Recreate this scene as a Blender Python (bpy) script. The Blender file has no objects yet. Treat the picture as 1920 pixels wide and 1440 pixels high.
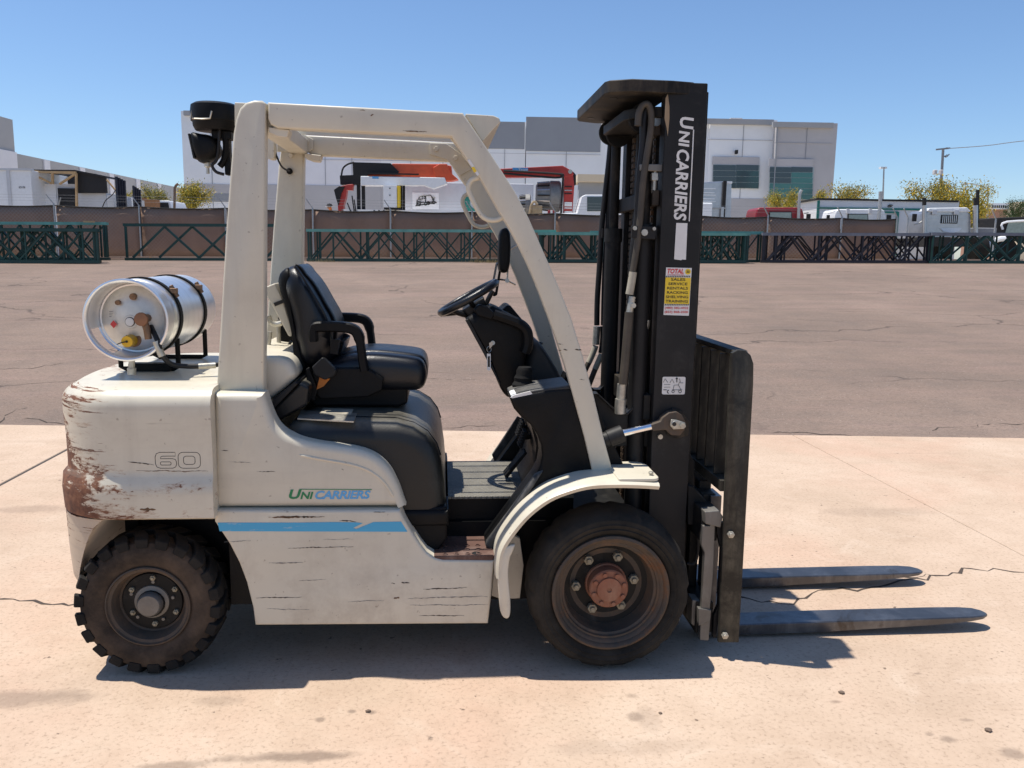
import bpy, bmesh, math, random
from math import sin, cos, pi, radians, sqrt, atan2
from mathutils import Vector, Matrix
random.seed(7)
scene = bpy.context.scene
COL = scene.collection

# ---------------------------------------------------------------- camera
FPX = 1554.0                                   # focal length in pixels of the 1920 px wide photograph
CAM = Vector((1.0624, -2.8903, 1.5648))
_w, _p, _r = radians(5.0), radians(9.0), radians(0.9)
_f = Vector((sin(_w)*cos(_p), cos(_w)*cos(_p), -sin(_p)))
_rt = Vector((cos(_w), -sin(_w), 0)); _up = _rt.cross(_f)
CR = cos(_r)*_rt + sin(_r)*_up; CU = -sin(_r)*_rt + cos(_r)*_up
camd = bpy.data.cameras.new('camera'); cam = bpy.data.objects.new('camera', camd); COL.objects.link(cam)
camd.sensor_width = 36.0; camd.lens = FPX/1920*36.0; camd.clip_start = 0.05; camd.clip_end = 6000
cam.matrix_world = Matrix(((CR.x, CU.x, -_f.x, CAM.x), (CR.y, CU.y, -_f.y, CAM.y), (CR.z, CU.z, -_f.z, CAM.z), (0, 0, 0, 1)))
scene.camera = cam
# ---------------------------------------------------------------- sky, sun, exposure
SUN = Vector((-0.30, 0.086, 1.0)).normalized()
world = bpy.data.worlds.new('World'); scene.world = world; world.use_nodes = True
wn = world.node_tree; wn.nodes.clear()
sky = wn.nodes.new('ShaderNodeTexSky'); sky.sky_type = 'NISHITA'; sky.sun_disc = False
sky.sun_elevation = math.asin(SUN.z); sky.sun_rotation = atan2(SUN.x, SUN.y) % (2*pi)
sky.altitude = 340; sky.air_density = 1.0; sky.dust_density = 0.5; sky.ozone_density = 7.5
bg = wn.nodes.new('ShaderNodeBackground'); bg.inputs['Strength'].default_value = 0.125
wo = wn.nodes.new('ShaderNodeOutputWorld')
wn.links.new(sky.outputs[0], bg.inputs[0]); wn.links.new(bg.outputs[0], wo.inputs[0])
sl = bpy.data.lights.new('sun', 'SUN'); sl.energy = 5.0; sl.angle = radians(0.53); sl.color = (1.0, 0.945, 0.86)
so = bpy.data.objects.new('sun', sl); COL.objects.link(so); so.rotation_euler = SUN.to_track_quat('Z', 'Y').to_euler(); so.location = (-3, 1, 12)
scene.view_settings.view_transform = 'Standard'; scene.view_settings.look = 'None'
scene.view_settings.exposure = 0.24; scene.view_settings.gamma = 1.0; scene.view_settings.use_curve_mapping = False
scene.render.engine = 'CYCLES'; scene.render.resolution_x = 1024; scene.render.resolution_y = 768

# ---------------------------------------------------------------- measuring helpers (photo pixel -> place)
def ray(px, py): return CR*((px-960)/FPX) - CU*((py-720)/FPX) + _f
def U(px, py, Y):                              # point on the plane y = Y, returned as (x, z)
    r = ray(px, py); t = (Y-CAM.y)/r.y; P = CAM+r*t; return (P.x, P.z)
def PP(pts, Y): return [U(a, b, Y) for a, b in pts]
def U3(px, py, Y): x, z = U(px, py, Y); return Vector((x, Y, z))
def G(px, py, z=0.0):
    r = ray(px, py); t = (z-CAM.z)/r.z; P = CAM+r*t; return Vector((P.x, P.y, z))
YA = radians(-4.3); YE = Vector((cos(YA), sin(YA), 0)); YN = Vector((-sin(YA), cos(YA), 0))   # yard frame
def YP(px, py, v):                             # yard frame: (u, v, z) on the plane v = const
    r = ray(px, py); t = (v-CAM.dot(YN))/r.dot(YN); P = CAM+r*t; return Vector((P.dot(YE), v, P.z))

# ---------------------------------------------------------------- mesh helpers
def spline(pts, n=6):
    pts = [Vector(p) for p in pts]; out = []
    for i in range(len(pts)-1):
        p0 = pts[max(i-1, 0)]; p1 = pts[i]; p2 = pts[i+1]; p3 = pts[min(i+2, len(pts)-1)]
        for k in range(n):
            t = k/n
            out.append(0.5*((2*p1)+(p2-p0)*t+(2*p0-5*p1+4*p2-p3)*t*t+(3*p1-p0-3*p2+p3)*t**3))
    out.append(pts[-1]); return out
def sp2(pts, n=5): return [(p[0], p[1]) for p in spline([(a, b, 0) for a, b in pts], n)]
def area2(p): return 0.5*sum(p[i][0]*p[(i+1) % len(p)][1]-p[(i+1) % len(p)][0]*p[i][1] for i in range(len(p)))
def clean(p, eps=1e-4):
    o = []
    for q in p:
        if not o or abs(q[0]-o[-1][0])+abs(q[1]-o[-1][1]) > eps: o.append(q)
    if abs(o[0][0]-o[-1][0])+abs(o[0][1]-o[-1][1]) < eps: o.pop()
    return o
def offset(p, d):
    n = len(p); s = 1 if area2(p) > 0 else -1; out = []
    for i in range(n):
        a, b, c = p[i-1], p[i], p[(i+1) % n]
        e1 = (b[0]-a[0], b[1]-a[1]); e2 = (c[0]-b[0], c[1]-b[1])
        l1 = math.hypot(*e1) or 1; l2 = math.hypot(*e2) or 1
        n1 = (-e1[1]/l1*s, e1[0]/l1*s); n2 = (-e2[1]/l2*s, e2[0]/l2*s)
        m = (n1[0]+n2[0], n1[1]+n2[1]); q = 1+n1[0]*n2[0]+n1[1]*n2[1]
        q = max(q, 0.35); out.append((b[0]+m[0]/q*d, b[1]+m[1]/q*d))
    return out
def rrect(x0, x1, y0, y1, r, n=4):
    rs = r if isinstance(r, (list, tuple)) else [r]*4; o = []
    for (cx, cy, a, rr) in ((x0, y0, pi, rs[0]), (x1, y0, 1.5*pi, rs[1]), (x1, y1, 0, rs[2]), (x0, y1, .5*pi, rs[3])):
        sx = 1 if cx == x0 else -1; sy = 1 if cy == y0 else -1
        for k in range(n+1):
            t = a+k/n*pi/2; o.append((cx+sx*rr+rr*cos(t), cy+sy*rr+rr*sin(t)))
    return clean(o, 1e-6)

class MB:
    def __init__(s): s.v = []; s.f = []
    def face(s, *pts):
        b = len(s.v); s.v += [tuple(p) for p in pts]; s.f.append(tuple(range(b, b+len(pts)))); return s
    def box(s, x0, x1, y0, y1, z0, z1):
        b = len(s.v); s.v += [(x, y, z) for x in (x0, x1) for y in (y0, y1) for z in (z0, z1)]
        s.f += [tuple(b+i for i in q) for q in ((0, 1, 3, 2), (4, 6, 7, 5), (0, 4, 5, 1), (2, 3, 7, 6), (0, 2, 6, 4), (1, 5, 7, 3))]; return s
    def loft(s, rings, cap0=True, cap1=True, close=True):
        b = len(s.v); n = len(rings[0])
        for r in rings: s.v += [tuple(p) for p in r]
        for k in range(len(rings)-1):
            for i in range(n if close else n-1):
                j = (i+1) % n; s.f.append((b+k*n+i, b+k*n+j, b+(k+1)*n+j, b+(k+1)*n+i))
        if cap0: s.f.append(tuple(b+i for i in range(n-1, -1, -1)))
        if cap1: s.f.append(tuple(b+(len(rings)-1)*n+i for i in range(n)))
        return s
    def prism(s, prof, y0, y1): prof = clean(prof); return s.loft([[(x, y0, z) for x, z in prof], [(x, y1, z) for x, z in prof]])
    def prism_z(s, pl, z0, z1): pl = clean(pl); return s.loft([[(x, y, z0) for x, y in pl], [(x, y, z1) for x, y in pl]])
    def prism_x(s, pl, x0, x1): pl = clean(pl); return s.loft([[(x0, y, z) for y, z in pl], [(x1, y, z) for y, z in pl]])
    def pillow(s, prof, y0, y1, r, n=4, far=True):
        prof = clean(prof); R = []
        for k in range(n+1):
            a = k/n*pi/2; R.append([(x, y0+r*(1-sin(a)), z) for x, z in offset(prof, r*(1-cos(a)))])
        R = R[::-1]
        if far:
            for k in range(n+1):
                a = k/n*pi/2; R.append([(x, y1-r*(1-sin(a)), z) for x, z in offset(prof, r*(1-cos(a)))])
        else: R.append([(x, y1, z) for x, z in prof])
        return s.loft(R)
    def soft(s, prof, y0, y1, r, n=5):
        # cushion: the profile shrinks towards its middle near both ends
        prof = clean(prof); xs = [p[0] for p in prof]; zs = [p[1] for p in prof]
        cx, cz = (min(xs)+max(xs))/2, (min(zs)+max(zs))/2; hx, hz = (max(xs)-min(xs))/2, (max(zs)-min(zs))/2; R = []
        def ring(a, y): d = r*(1-cos(a)); return [(cx+(x-cx)*(1-d/max(hx, r*1.2)), y, cz+(z-cz)*(1-d/max(hz, r*1.2))) for x, z in prof]
        for k in range(n, -1, -1): a = k/n*pi/2; R.append(ring(a, y0+r*(1-sin(a))))
        for k in range(n+1): a = k/n*pi/2; R.append(ring(a, y1-r*(1-sin(a))))
        return s.loft(R)
    def beam(s, p, q, w, h, up=(0, 0, 1)):
        p = Vector(p); q = Vector(q); d = (q-p).normalized(); u = Vector(up)
        if abs(d.dot(u)) > .98: u = Vector((1, 0, 0))
        a = d.cross(u).normalized(); c = a.cross(d).normalized()
        R = [[t+a*sx*w/2+c*sy*h/2 for sx, sy in ((-1, -1), (1, -1), (1, 1), (-1, 1))] for t in (p, q)]
        return s.loft(R)
    def tube(s, pts, r, n=8, cap=True):
        pts = [Vector(p) for p in pts]; rs = r if isinstance(r, (list, tuple)) else [r]*len(pts); R = []; a = None
        for i, p in enumerate(pts):
            d = (pts[min(i+1, len(pts)-1)]-pts[max(i-1, 0)])
            d = d.normalized() if d.length > 1e-9 else Vector((0, 0, 1))
            if a is None:
                a = d.cross(Vector((0, 0, 1))); a = a if a.length > .05 else d.cross(Vector((1, 0, 0)))
            a = (a-d*a.dot(d)).normalized(); c = d.cross(a)
            R.append([p+(a*cos(t*2*pi/n)+c*sin(t*2*pi/n))*rs[i] for t in range(n)])
        return s.loft(R, cap, cap)
    def cyl(s, p, q, r, n=16, r2=None): return s.tube([p, q], [r, r if r2 is None else r2], n)
    def lathe(s, prof, c, axis='Y', n=40, cap=True, flip=1):
        c = Vector(c); R = []
        for r, t in prof:
            if axis == 'Y': R.append([c+Vector((r*cos(k*2*pi/n), t, r*sin(k*2*pi/n))) for k in range(n)])
            elif axis == 'Z': R.append([c+Vector((r*cos(k*2*pi/n), r*sin(k*2*pi/n), t)) for k in range(n)])
            else: R.append([c+Vector((t, r*cos(k*2*pi/n), r*sin(k*2*pi/n))) for k in range(n)])
        return s.loft(R, cap, cap)
    def sphere(s, c, r, n=10, m=6):
        rr = r if isinstance(r, (list, tuple)) else (r, r, r); R = []
        for k in range(1, m):
            a = k/m*pi; R.append([(c[0]+rr[0]*sin(a)*cos(t*2*pi/n), c[1]+rr[1]*sin(a)*sin(t*2*pi/n), c[2]+rr[2]*cos(a)) for t in range(n)])
        return s.loft(R)
    def mirror(s, ym=0.6):
        o = MB(); o.v = [(x, 2*ym-y, z) for x, y, z in s.v]; o.f = [tuple(reversed(f)) for f in s.f]; return o
    def move(s, M):
        s.v = [tuple(M @ Vector(p)) for p in s.v]; return s

ORG = {}
def _key(o): return o.as_pointer()
def thing(name, label, cat, org=(0, 0, 0), group=None, yard=False):
    o = bpy.data.objects.new(name, None); COL.objects.link(o); o.empty_display_size = .2
    org = Vector(org); o['label'] = label; o['category'] = cat
    if group: o['group'] = group
    if yard:
        o.location = YE*org.x+YN*org.y+Vector((0, 0, org.z)); o.rotation_euler.z = YA
    else: o.location = org
    ORG[o.name] = org; return o
def build(mb, name, m, parent=None, bevel=0.0, seg=2, sharp=38, smooth=True, kind=None, label=None, org=None):
    o_ = ORG[parent.name] if parent else Vector(org or (0, 0, 0))
    me = bpy.data.meshes.new(name); me.from_pydata([(x-o_.x, y-o_.y, z-o_.z) for x, y, z in mb.v], [], mb.f); me.update()
    bm = bmesh.new(); bm.from_mesh(me); bmesh.ops.recalc_face_normals(bm, faces=bm.faces); bm.to_mesh(me); bm.free()
    if smooth:
        me.polygons.foreach_set('use_smooth', [True]*len(me.polygons)); me.set_sharp_from_angle(angle=radians(sharp))
    me.materials.append(MAT[m] if isinstance(m, str) else m)
    o = bpy.data.objects.new(name, me); COL.objects.link(o)
    if parent: o.parent = parent
    ORG[o.name] = o_
    if bevel > 0:
        b = o.modifiers.new('bevel', 'BEVEL'); b.width = bevel; b.segments = seg; b.limit_method = 'ANGLE'; b.angle_limit = radians(40); b.harden_normals = smooth
    if kind: o['kind'] = kind
    if label: o['label'] = label
    return o
def copy_part(o, loc, rot=None, parent=None):
    c = o.copy(); COL.objects.link(c); c.parent = parent or o.parent; c.location = loc
    if rot: c.rotation_euler = rot
    ORG[c.name] = ORG[o.name]; return c
def tag(o, label, cat, group=None):
    o['label'] = label; o['category'] = cat
    if group: o['group'] = group
    return o
def structure(mb, name, m, **k): o = build(mb, name, m, **k); o['kind'] = 'structure'; return o
def text_mesh(body, bold=0.0, shear=0.0, spacing=1.0, align='LEFT'):
    cu = bpy.data.curves.new('lettering', 'FONT'); cu.body = body; cu.offset = bold; cu.shear = shear; cu.space_character = spacing
    cu.align_x = align; cu.resolution_u = 3
    ob = bpy.data.objects.new('lettering', cu); COL.objects.link(ob)
    dg = bpy.context.evaluated_depsgraph_get(); me = bpy.data.meshes.new_from_object(ob.evaluated_get(dg))
    vs = [tuple(v.co) for v in me.vertices]; fs = [tuple(p.vertices) for p in me.polygons]
    bpy.data.objects.remove(ob); bpy.data.meshes.remove(me); bpy.data.curves.remove(cu); return vs, fs
def lettering(body, p0, ux, uy, width, height, bold=0.0, shear=0.0, spacing=1.0):
    """flat lettering fitted into width x height, its lower left corner at p0"""
    vs, fs = text_mesh(body, bold, shear, spacing)
    x0 = min(v[0] for v in vs); x1 = max(v[0] for v in vs); y0 = min(v[1] for v in vs); y1 = max(v[1] for v in vs)
    p0 = Vector(p0); ux = Vector(ux); uy = Vector(uy); m = MB()
    m.v = [tuple(p0+ux*((v[0]-x0)/(x1-x0)*width)+uy*((v[1]-y0)/(y1-y0)*height)) for v in vs]; m.f = fs; return m

# ---------------------------------------------------------------- materials
MAT = {}
class NT:
    def __init__(s, name):
        s.m = bpy.data.materials.new(name); s.m.use_nodes = True; s.t = s.m.node_tree; s.b = s.t.nodes['Principled BSDF']; MAT[name] = s.m
        s.co = s.t.nodes.new('ShaderNodeTexCoord').outputs['Object']
    def n(s, typ, **k):
        nd = s.t.nodes.new('ShaderNode'+typ)
        for a, v in k.items():
            if a.startswith('i_'):
                key = a[2:]; key = int(key) if key.isdigit() else key
                s.set(nd.inputs[key], v)
            else: setattr(nd, a, v)
        return nd
    def set(s, inp, v):
        if hasattr(v, 'is_linked') or isinstance(v, bpy.types.NodeSocket): s.t.links.new(v, inp)
        else: inp.default_value = v
    def map(s, sc=(1, 1, 1), loc=(0, 0, 0), rot=(0, 0, 0)):
        m = s.n('Mapping'); s.set(m.inputs['Vector'], s.co); m.inputs['Scale'].default_value = sc; m.inputs['Location'].default_value = loc; m.inputs['Rotation'].default_value = rot
        return m.outputs[0]
    def noise(s, scale=5, detail=6, rough=.6, vec=None, dist=0):
        return s.n('TexNoise', i_Vector=vec if vec else s.co, i_Scale=scale, i_Detail=detail, i_Roughness=rough, i_Distortion=dist).outputs['Fac']
    def ramp(s, fac, stops):
        r = s.n('ValToRGB'); s.set(r.inputs[0], fac); cr = r.color_ramp
        while len(cr.elements) < len(stops): cr.elements.new(.5)
        for e, (p, c) in zip(cr.elements, stops): e.position = p; e.color = c if len(c) == 4 else (*c, 1)
        return r.outputs[0]
    def step(s, fac, a, b): return s.n('MapRange', i_Value=fac, **{'i_1': a, 'i_2': b}).outputs[0]
    def math(s, op, a, b=0.0): return s.n('Math', operation=op, i_0=a, i_1=b).outputs[0]
    def mix(s, fac, a, b, mode='MIX'):
        m = s.n('Mix', data_type='RGBA', blend_type=mode); s.set(m.inputs['Factor'], fac)
        s.set(m.inputs[6], a if not isinstance(a, tuple) else (*a[:3], 1)); s.set(m.inputs[7], b if not isinstance(b, tuple) else (*b[:3], 1)); return m.outputs[2]
    def sep(s): x = s.n('SeparateXYZ', i_0=s.co); return x.outputs
    def bump(s, h, strength=.3, dist=.01): return s.n('Bump', i_Height=h, i_Strength=strength, i_Distance=dist).outputs[0]
    def out(s, col=None, rough=None, metal=None, normal=None, spec=None):
        for key, v in (('Base Color', col), ('Roughness', rough), ('Metallic', metal), ('Normal', normal), ('Specular IOR Level', spec)):
            if v is not None: s.set(s.b.inputs[key], v if not (isinstance(v, tuple)) else (*v[:3], 1))
        return s.m
def sc(c, k): return tuple(min(1, a*k) for a in c[:3])
def simple(name, c, rough=.5, metal=0.0, var=.18, scale=9, bump=.0, bscale=60, spec=None):
    t = NT(name); f = t.noise(scale, 5, .65); f2 = t.step(f, .3, .7)
    col = t.mix(f2, sc(c, 1-var), sc(c, 1+var)); r = t.n('MapRange', i_Value=f, **{'i_3': max(.03, rough-.08), 'i_4': min(1, rough+.1)}).outputs[0]
    nr = t.bump(t.noise(bscale, 4, .6), bump, .01) if bump else None
    return t.out(col, r, metal, nr, spec)
CREAM = (0.625, 0.575, 0.46)
RUST = (0.085, 0.032, 0.018)
def paint(name, base=CREAM, rust=0, scratches=.0, dirt=.25):
    t = NT(name); col = t.mix(t.step(t.noise(2.2, 5, .6), .35, .7), sc(base, .93), sc(base, 1.03))
    xyz = t.sep()
    low = t.n('MapRange', i_Value=xyz[2], **{'i_1': .25, 'i_2': .6, 'i_3': 1.0, 'i_4': .35}).outputs[0]
    dm = t.math('MULTIPLY', t.step(t.noise(6, 8, .7), .48, .78), t.math('MULTIPLY', low, dirt*2))
    col = t.mix(dm, col, (.27, .205, .15))
    gs = t.math('MULTIPLY', t.step(t.noise(1, 7, .7, t.map((9, 9, 1.1), (2, 5, 1)), .2), .50, .78), .30); col = t.mix(gs, col, (.36, .315, .25)); sp_ = t.step(t.noise(55, 3, .5), .70, .74); col = t.mix(t.math('MULTIPLY', sp_, .5), col, (.20, .15, .11))
    if scratches:
        s1 = t.noise(1, 3, .55, t.map((2.2, 1, 95), (3.1, 0, .4))); s2 = t.noise(1, 4, .6, t.map((5, 1, 160), (1.7, 0, 7)))
        gate = t.step(t.noise(2.6, 3, .5, t.map((1, 1, 1.8), (5, 2, 8))), .54, .66)
        m1 = t.math('MULTIPLY', t.step(s1, .70-scratches*.05, .735-scratches*.05), gate)
        m2 = t.math('MULTIPLY', t.step(s2, .71, .745), t.step(t.noise(3.3, 3, .5), .48, .6))
        mm = t.math('MAXIMUM', m1, m2); col = t.mix(mm, col, (.075, .055, .04))
        sm = t.math('MULTIPLY', t.step(t.noise(1, 5, .6, t.map((1.2, 1, 9), (0, 0, 2))), .55, .8), .22)
        col = t.mix(sm, col, (.33, .30, .26))
    if rust:
        # bare rusty patches where the tail has rubbed along walls, thinning out forwards; long thin scrapes
        w = t.n('MapRange', i_Value=xyz[0], **{'i_1': .06, 'i_2': -.30, 'i_3': -.07, 'i_4': .150}).outputs[0]
        wz = t.n('MapRange', i_Value=t.math('ABSOLUTE', t.math('SUBTRACT', xyz[2], .70)), **{'i_1': .02, 'i_2': .34, 'i_3': .07, 'i_4': -.13}).outputs[0]
        nz = t.math('ADD', t.math('MULTIPLY', t.noise(1, 10, .74, t.map((7, 7, 17), (.7, 0, .3)), .35), .78), t.math('MULTIPLY', t.noise(1, 6, .75, t.map((24, 24, 75), (3, 1, 2)), .2), .22))
        v = t.math('ADD', nz, t.math('ADD', w, wz)); v = t.math('SUBTRACT', v, 0.0 if rust > 1 else .07); rm = t.step(v, .612, .628)
        nb = t.noise(1, 9, .72, t.map((3.2, 3.2, 60), (9, 4, 1)), .3)
        gl = t.n('MapRange', i_Value=xyz[0], **{'i_1': .26, 'i_2': -.28, 'i_3': -.05, 'i_4': .095}).outputs[0]
        rm2 = t.step(t.math('ADD', nb, gl), .665, .680)
        low_ = t.n('MapRange', i_Value=xyz[2], **{'i_1': .70, 'i_2': .62, 'i_3': 0.0, 'i_4': .17}).outputs[0]
        lx_ = t.n('MapRange', i_Value=xyz[0], **{'i_1': .14, 'i_2': -.18, 'i_3': -.12, 'i_4': .055}).outputs[0]
        v3 = t.math('ADD', t.math('ADD', t.math('MULTIPLY', t.noise(1, 9, .72, t.map((5, 5, 24), (3, 1, 5)), .3), .75), t.math('MULTIPLY', t.noise(1, 6, .75, t.map((20, 20, 90), (1, 4, 2)), .2), .25)), t.math('ADD', low_, lx_)); rm3 = t.step(v3, .635, .65)
        rm = t.math('MAXIMUM', rm, rm2)
        if rust > 1: rm = t.math('MAXIMUM', rm, rm3)
        rc = t.ramp(t.noise(30, 7, .72), [(.3, (.065, .028, .017)), (.5, (.150, .060, .032)), (.75, (.27, .125, .062))])
        rim = t.math('MAXIMUM', t.step(v, .572, .600), t.step(v3, .585, .615)); col = t.mix(t.math('MULTIPLY', rim, .55), col, (.40, .27, .18)); col = t.mix(rm, col, rc)
        hs = t.math('MULTIPLY', t.step(t.noise(1, 6, .6, t.map((1.6, 1.6, 34), (2, 2, 9))), .55, .72), .5); col = t.mix(t.math('MULTIPLY', hs, t.n('MapRange', i_Value=xyz[0], **{'i_1': .25, 'i_2': -.25, 'i_3': .0, 'i_4': .9}).outputs[0]), col, (.36, .31, .25))
        t.out(col, t.mix(rm, (.36,)*3, (.85,)*3), 0.0, t.bump(rm, -.5, .004))
    else: t.out(col, t.n('MapRange', i_Value=t.noise(9, 5, .6), **{'i_3': .30, 'i_4': .5}).outputs[0], 0.0, t.bump(t.math('ADD', t.noise(3.2, 3, .5), t.math('MULTIPLY', t.noise(40, 4, .6), .04)), .16, .03))
    return t.m
paint('cream_paint'); paint('cream_panel', scratches=.35); paint('cream_rusty', rust=2, scratches=.6, dirt=.35); paint('cream_tail', rust=1, scratches=.6, dirt=.5)
simple('dark_plastic', (.0065, .0065, .0068), .45, var=.35, bump=.15, bscale=220, spec=.16)
simple('grey_plastic', (.024, .024, .024), .45, var=.35, scale=4, bump=.1, bscale=180, spec=.18)
simple('hood_plastic', (.022, .022, .020), .46, var=.55, scale=3, bump=.12, bscale=160, spec=.4)
def dusty(name, base, dust, amt, rough=.5):
    # plastic with dust on its upward faces; on the hood also painted sunlight
    t = NT(name); nz = t.n('SeparateXYZ', i_0=t.n('NewGeometry').outputs['Normal']).outputs[2]
    f = t.noise(6, 8, .7); up = t.step(nz, .45, .95); m = t.math('MULTIPLY', t.math('MULTIPLY', up, t.step(f, .22, .60)), amt)
    m = t.math('ADD', m, t.math('MULTIPLY', t.step(t.noise(3, 6, .65), .55, .8), .12))
    t.out(t.mix(m, base, dust), t.n('MapRange', i_Value=f, **{'i_3': rough-.1, 'i_4': rough+.15}).outputs[0], 0.0, t.bump(t.noise(160, 4, .6), .12, .01), .4)
dusty('hood_dust_sunlit', (.011, .011, .0105), (.20, .185, .15), .75, .36); dusty('tray_dusty', (.022, .022, .022), (.20, .19, .17), .6)
simple('black_vinyl', (.006, .007, .010), .30, var=.3, scale=5, bump=.15, bscale=240, spec=.45)
simple('rubber', (.009, .0085, .008), .75, var=.3, bump=.2, bscale=120, spec=.2)
simple('hose_rubber', (.011, .0105, .011), .5, var=.3, spec=.35)
simple('hose_dusty', (.060, .048, .034), .6, var=.3)
simple('steel', (.40, .39, .37), .35, 1.0, var=.25, scale=20)
simple('chrome', (.85, .85, .86), .08, 1.0, var=.05)
simple('zinc', (.48, .46, .40), .45, .8, var=.25, scale=30)
simple('nut_dull', (.30, .265, .19), .65, .25, var=.35, scale=50)
simple('brass', (.22, .13, .075), .45, .6, var=.3, scale=30)
simple('yellow_plastic', (.75, .42, .015), .4, var=.1)
simple('red_label', (.60, .05, .05), .5, var=.08)
simple('hose_sleeve', (.40, .36, .28), .6, var=.2)
simple('white_label', (.72, .71, .68), .5, var=.06)
simple('yellow_label', (.80, .56, .03), .5, var=.06)
simple('black_ink', (.012, .012, .012), .5, var=.1)
simple('grey_ink', (.15, .15, .15), .5, var=.1)
simple('green_ink', (.006, .20, .07), .45, var=.1)
simple('blue_ink', (.10, .36, .66), .45, var=.12)
simple('orange_web', (.55, .17, .02), .7, var=.2)
simple('mirror_glass', (.8, .82, .85), .03, 1.0, var=.02)
simple('copper_paint', (.24, .115, .06), .5, .3, var=.2)
def worn_metal(name, base, wear, wr=.62, rough=.45, sc_=7.0, metal=.35, rustc=None):
    t = NT(name); f = t.noise(sc_, 9, .72, None, .3); g = t.noise(1, 6, .7, t.map((14, 14, 2.2)), .2)
    m = t.math('MULTIPLY', t.step(f, wr-.10, wr+.10), t.step(g, .38, .62))
    col = t.mix(t.step(t.noise(2.5, 4, .6), .3, .7), sc(base, .75), sc(base, 1.3)); col = t.mix(t.math('MULTIPLY', m, .8), col, wear)
    if rustc: col = t.mix(t.step(t.noise(4.5, 8, .75, None, .4), .56, .66), col, rustc)
    return t.out(col, t.n('MapRange', i_Value=f, **{'i_3': rough-.12, 'i_4': rough+.2}).outputs[0], metal, t.bump(f, .12, .004), .25)
worn_metal('mast_paint', (.017, .0165, .0165), (.050, .047, .044), .63, .46, metal=.05)
worn_metal('mast_dirty', (.012, .0115, .011), (.085, .068, .048), .53, .55, metal=.1)
worn_metal('backrest_paint', (.026, .0245, .021), (.12, .108, .082), .50, .42, metal=.2)
worn_metal('carriage_steel', (.17, .16, .145), (.26, .25, .23), .52, .5, metal=.5)
worn_metal('fork_steel', (.115, .115, .12), (.24, .24, .245), .54, .30, metal=.8, sc_=5, rustc=(.085, .075, .068))
worn_metal('rusty_step', (.105, .058, .045), (.24, .17, .14), .52, .7, metal=.1)
worn_metal('rusty_rim', (.075, .062, .050), (.17, .105, .065), .50, .62, metal=.2, rustc=(.16, .075, .035))
worn_metal('hub_rust', (.24, .10, .06), (.34, .20, .13), .5, .7, metal=.1)
worn_metal('wheel_black', (.008, .008, .008), (.07, .065, .058), .62, .5, metal=.1)
def aluminium():
    t = NT('aluminium'); f = t.noise(1, 5, .6, t.map((3, 55, 3))); col = t.mix(t.step(f, .3, .7), (.74, .74, .745), (.86, .86, .865))
    d = t.step(t.noise(9, 8, .7), .56, .74); col = t.mix(t.math('MULTIPLY', d, .35), col, (.42, .39, .36))
    t.out(col, t.n('MapRange', i_Value=t.noise(14, 6, .7), **{'i_3': .24, 'i_4': .44}).outputs[0], .85, t.bump(f, .05, .003))
aluminium()
simple('tank_head', (.62, .61, .57), .42, .5, var=.15, scale=12)
def tyre_dusty(name, base, dust, amt):
    t = NT(name); f = t.noise(11, 8, .7); g = t.noise(3, 5, .6); m = t.math('MULTIPLY', t.math('ADD', t.step(f, .35, .75), t.step(g, .4, .7)), amt)
    t.out(t.mix(m, base, dust), .82, 0.0, t.bump(t.noise(80, 5, .6), .25, .006), .2)
tyre_dusty('tyre_front', (.012, .0115, .0105), (.075, .063, .048), .36); tyre_dusty('tyre_rear', (.030, .023, .018), (.16, .112, .078), .45)
tyre_dusty('tyre_tread', (.011, .0105, .010), (.055, .047, .038), .35)
def tread_plate():
    t = NT('tread_plate'); a = t.n('TexWave', wave_type='BANDS', bands_direction='DIAGONAL', i_Vector=t.map((1, 1, 0)), i_Scale=28.0).outputs['Fac']
    b = t.n('TexWave', wave_type='BANDS', bands_direction='DIAGONAL', i_Vector=t.map((-1, 1, 0)), i_Scale=28.0).outputs['Fac']
    h = t.math('ADD', t.step(a, .7, .9), t.step(b, .7, .9)); f = t.noise(7, 6, .7)
    t.out(t.mix(t.step(f, .3, .7), (.13, .12, .10), (.23, .215, .175)), .6, .05, t.bump(h, .6, .006))
tread_plate()
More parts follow.
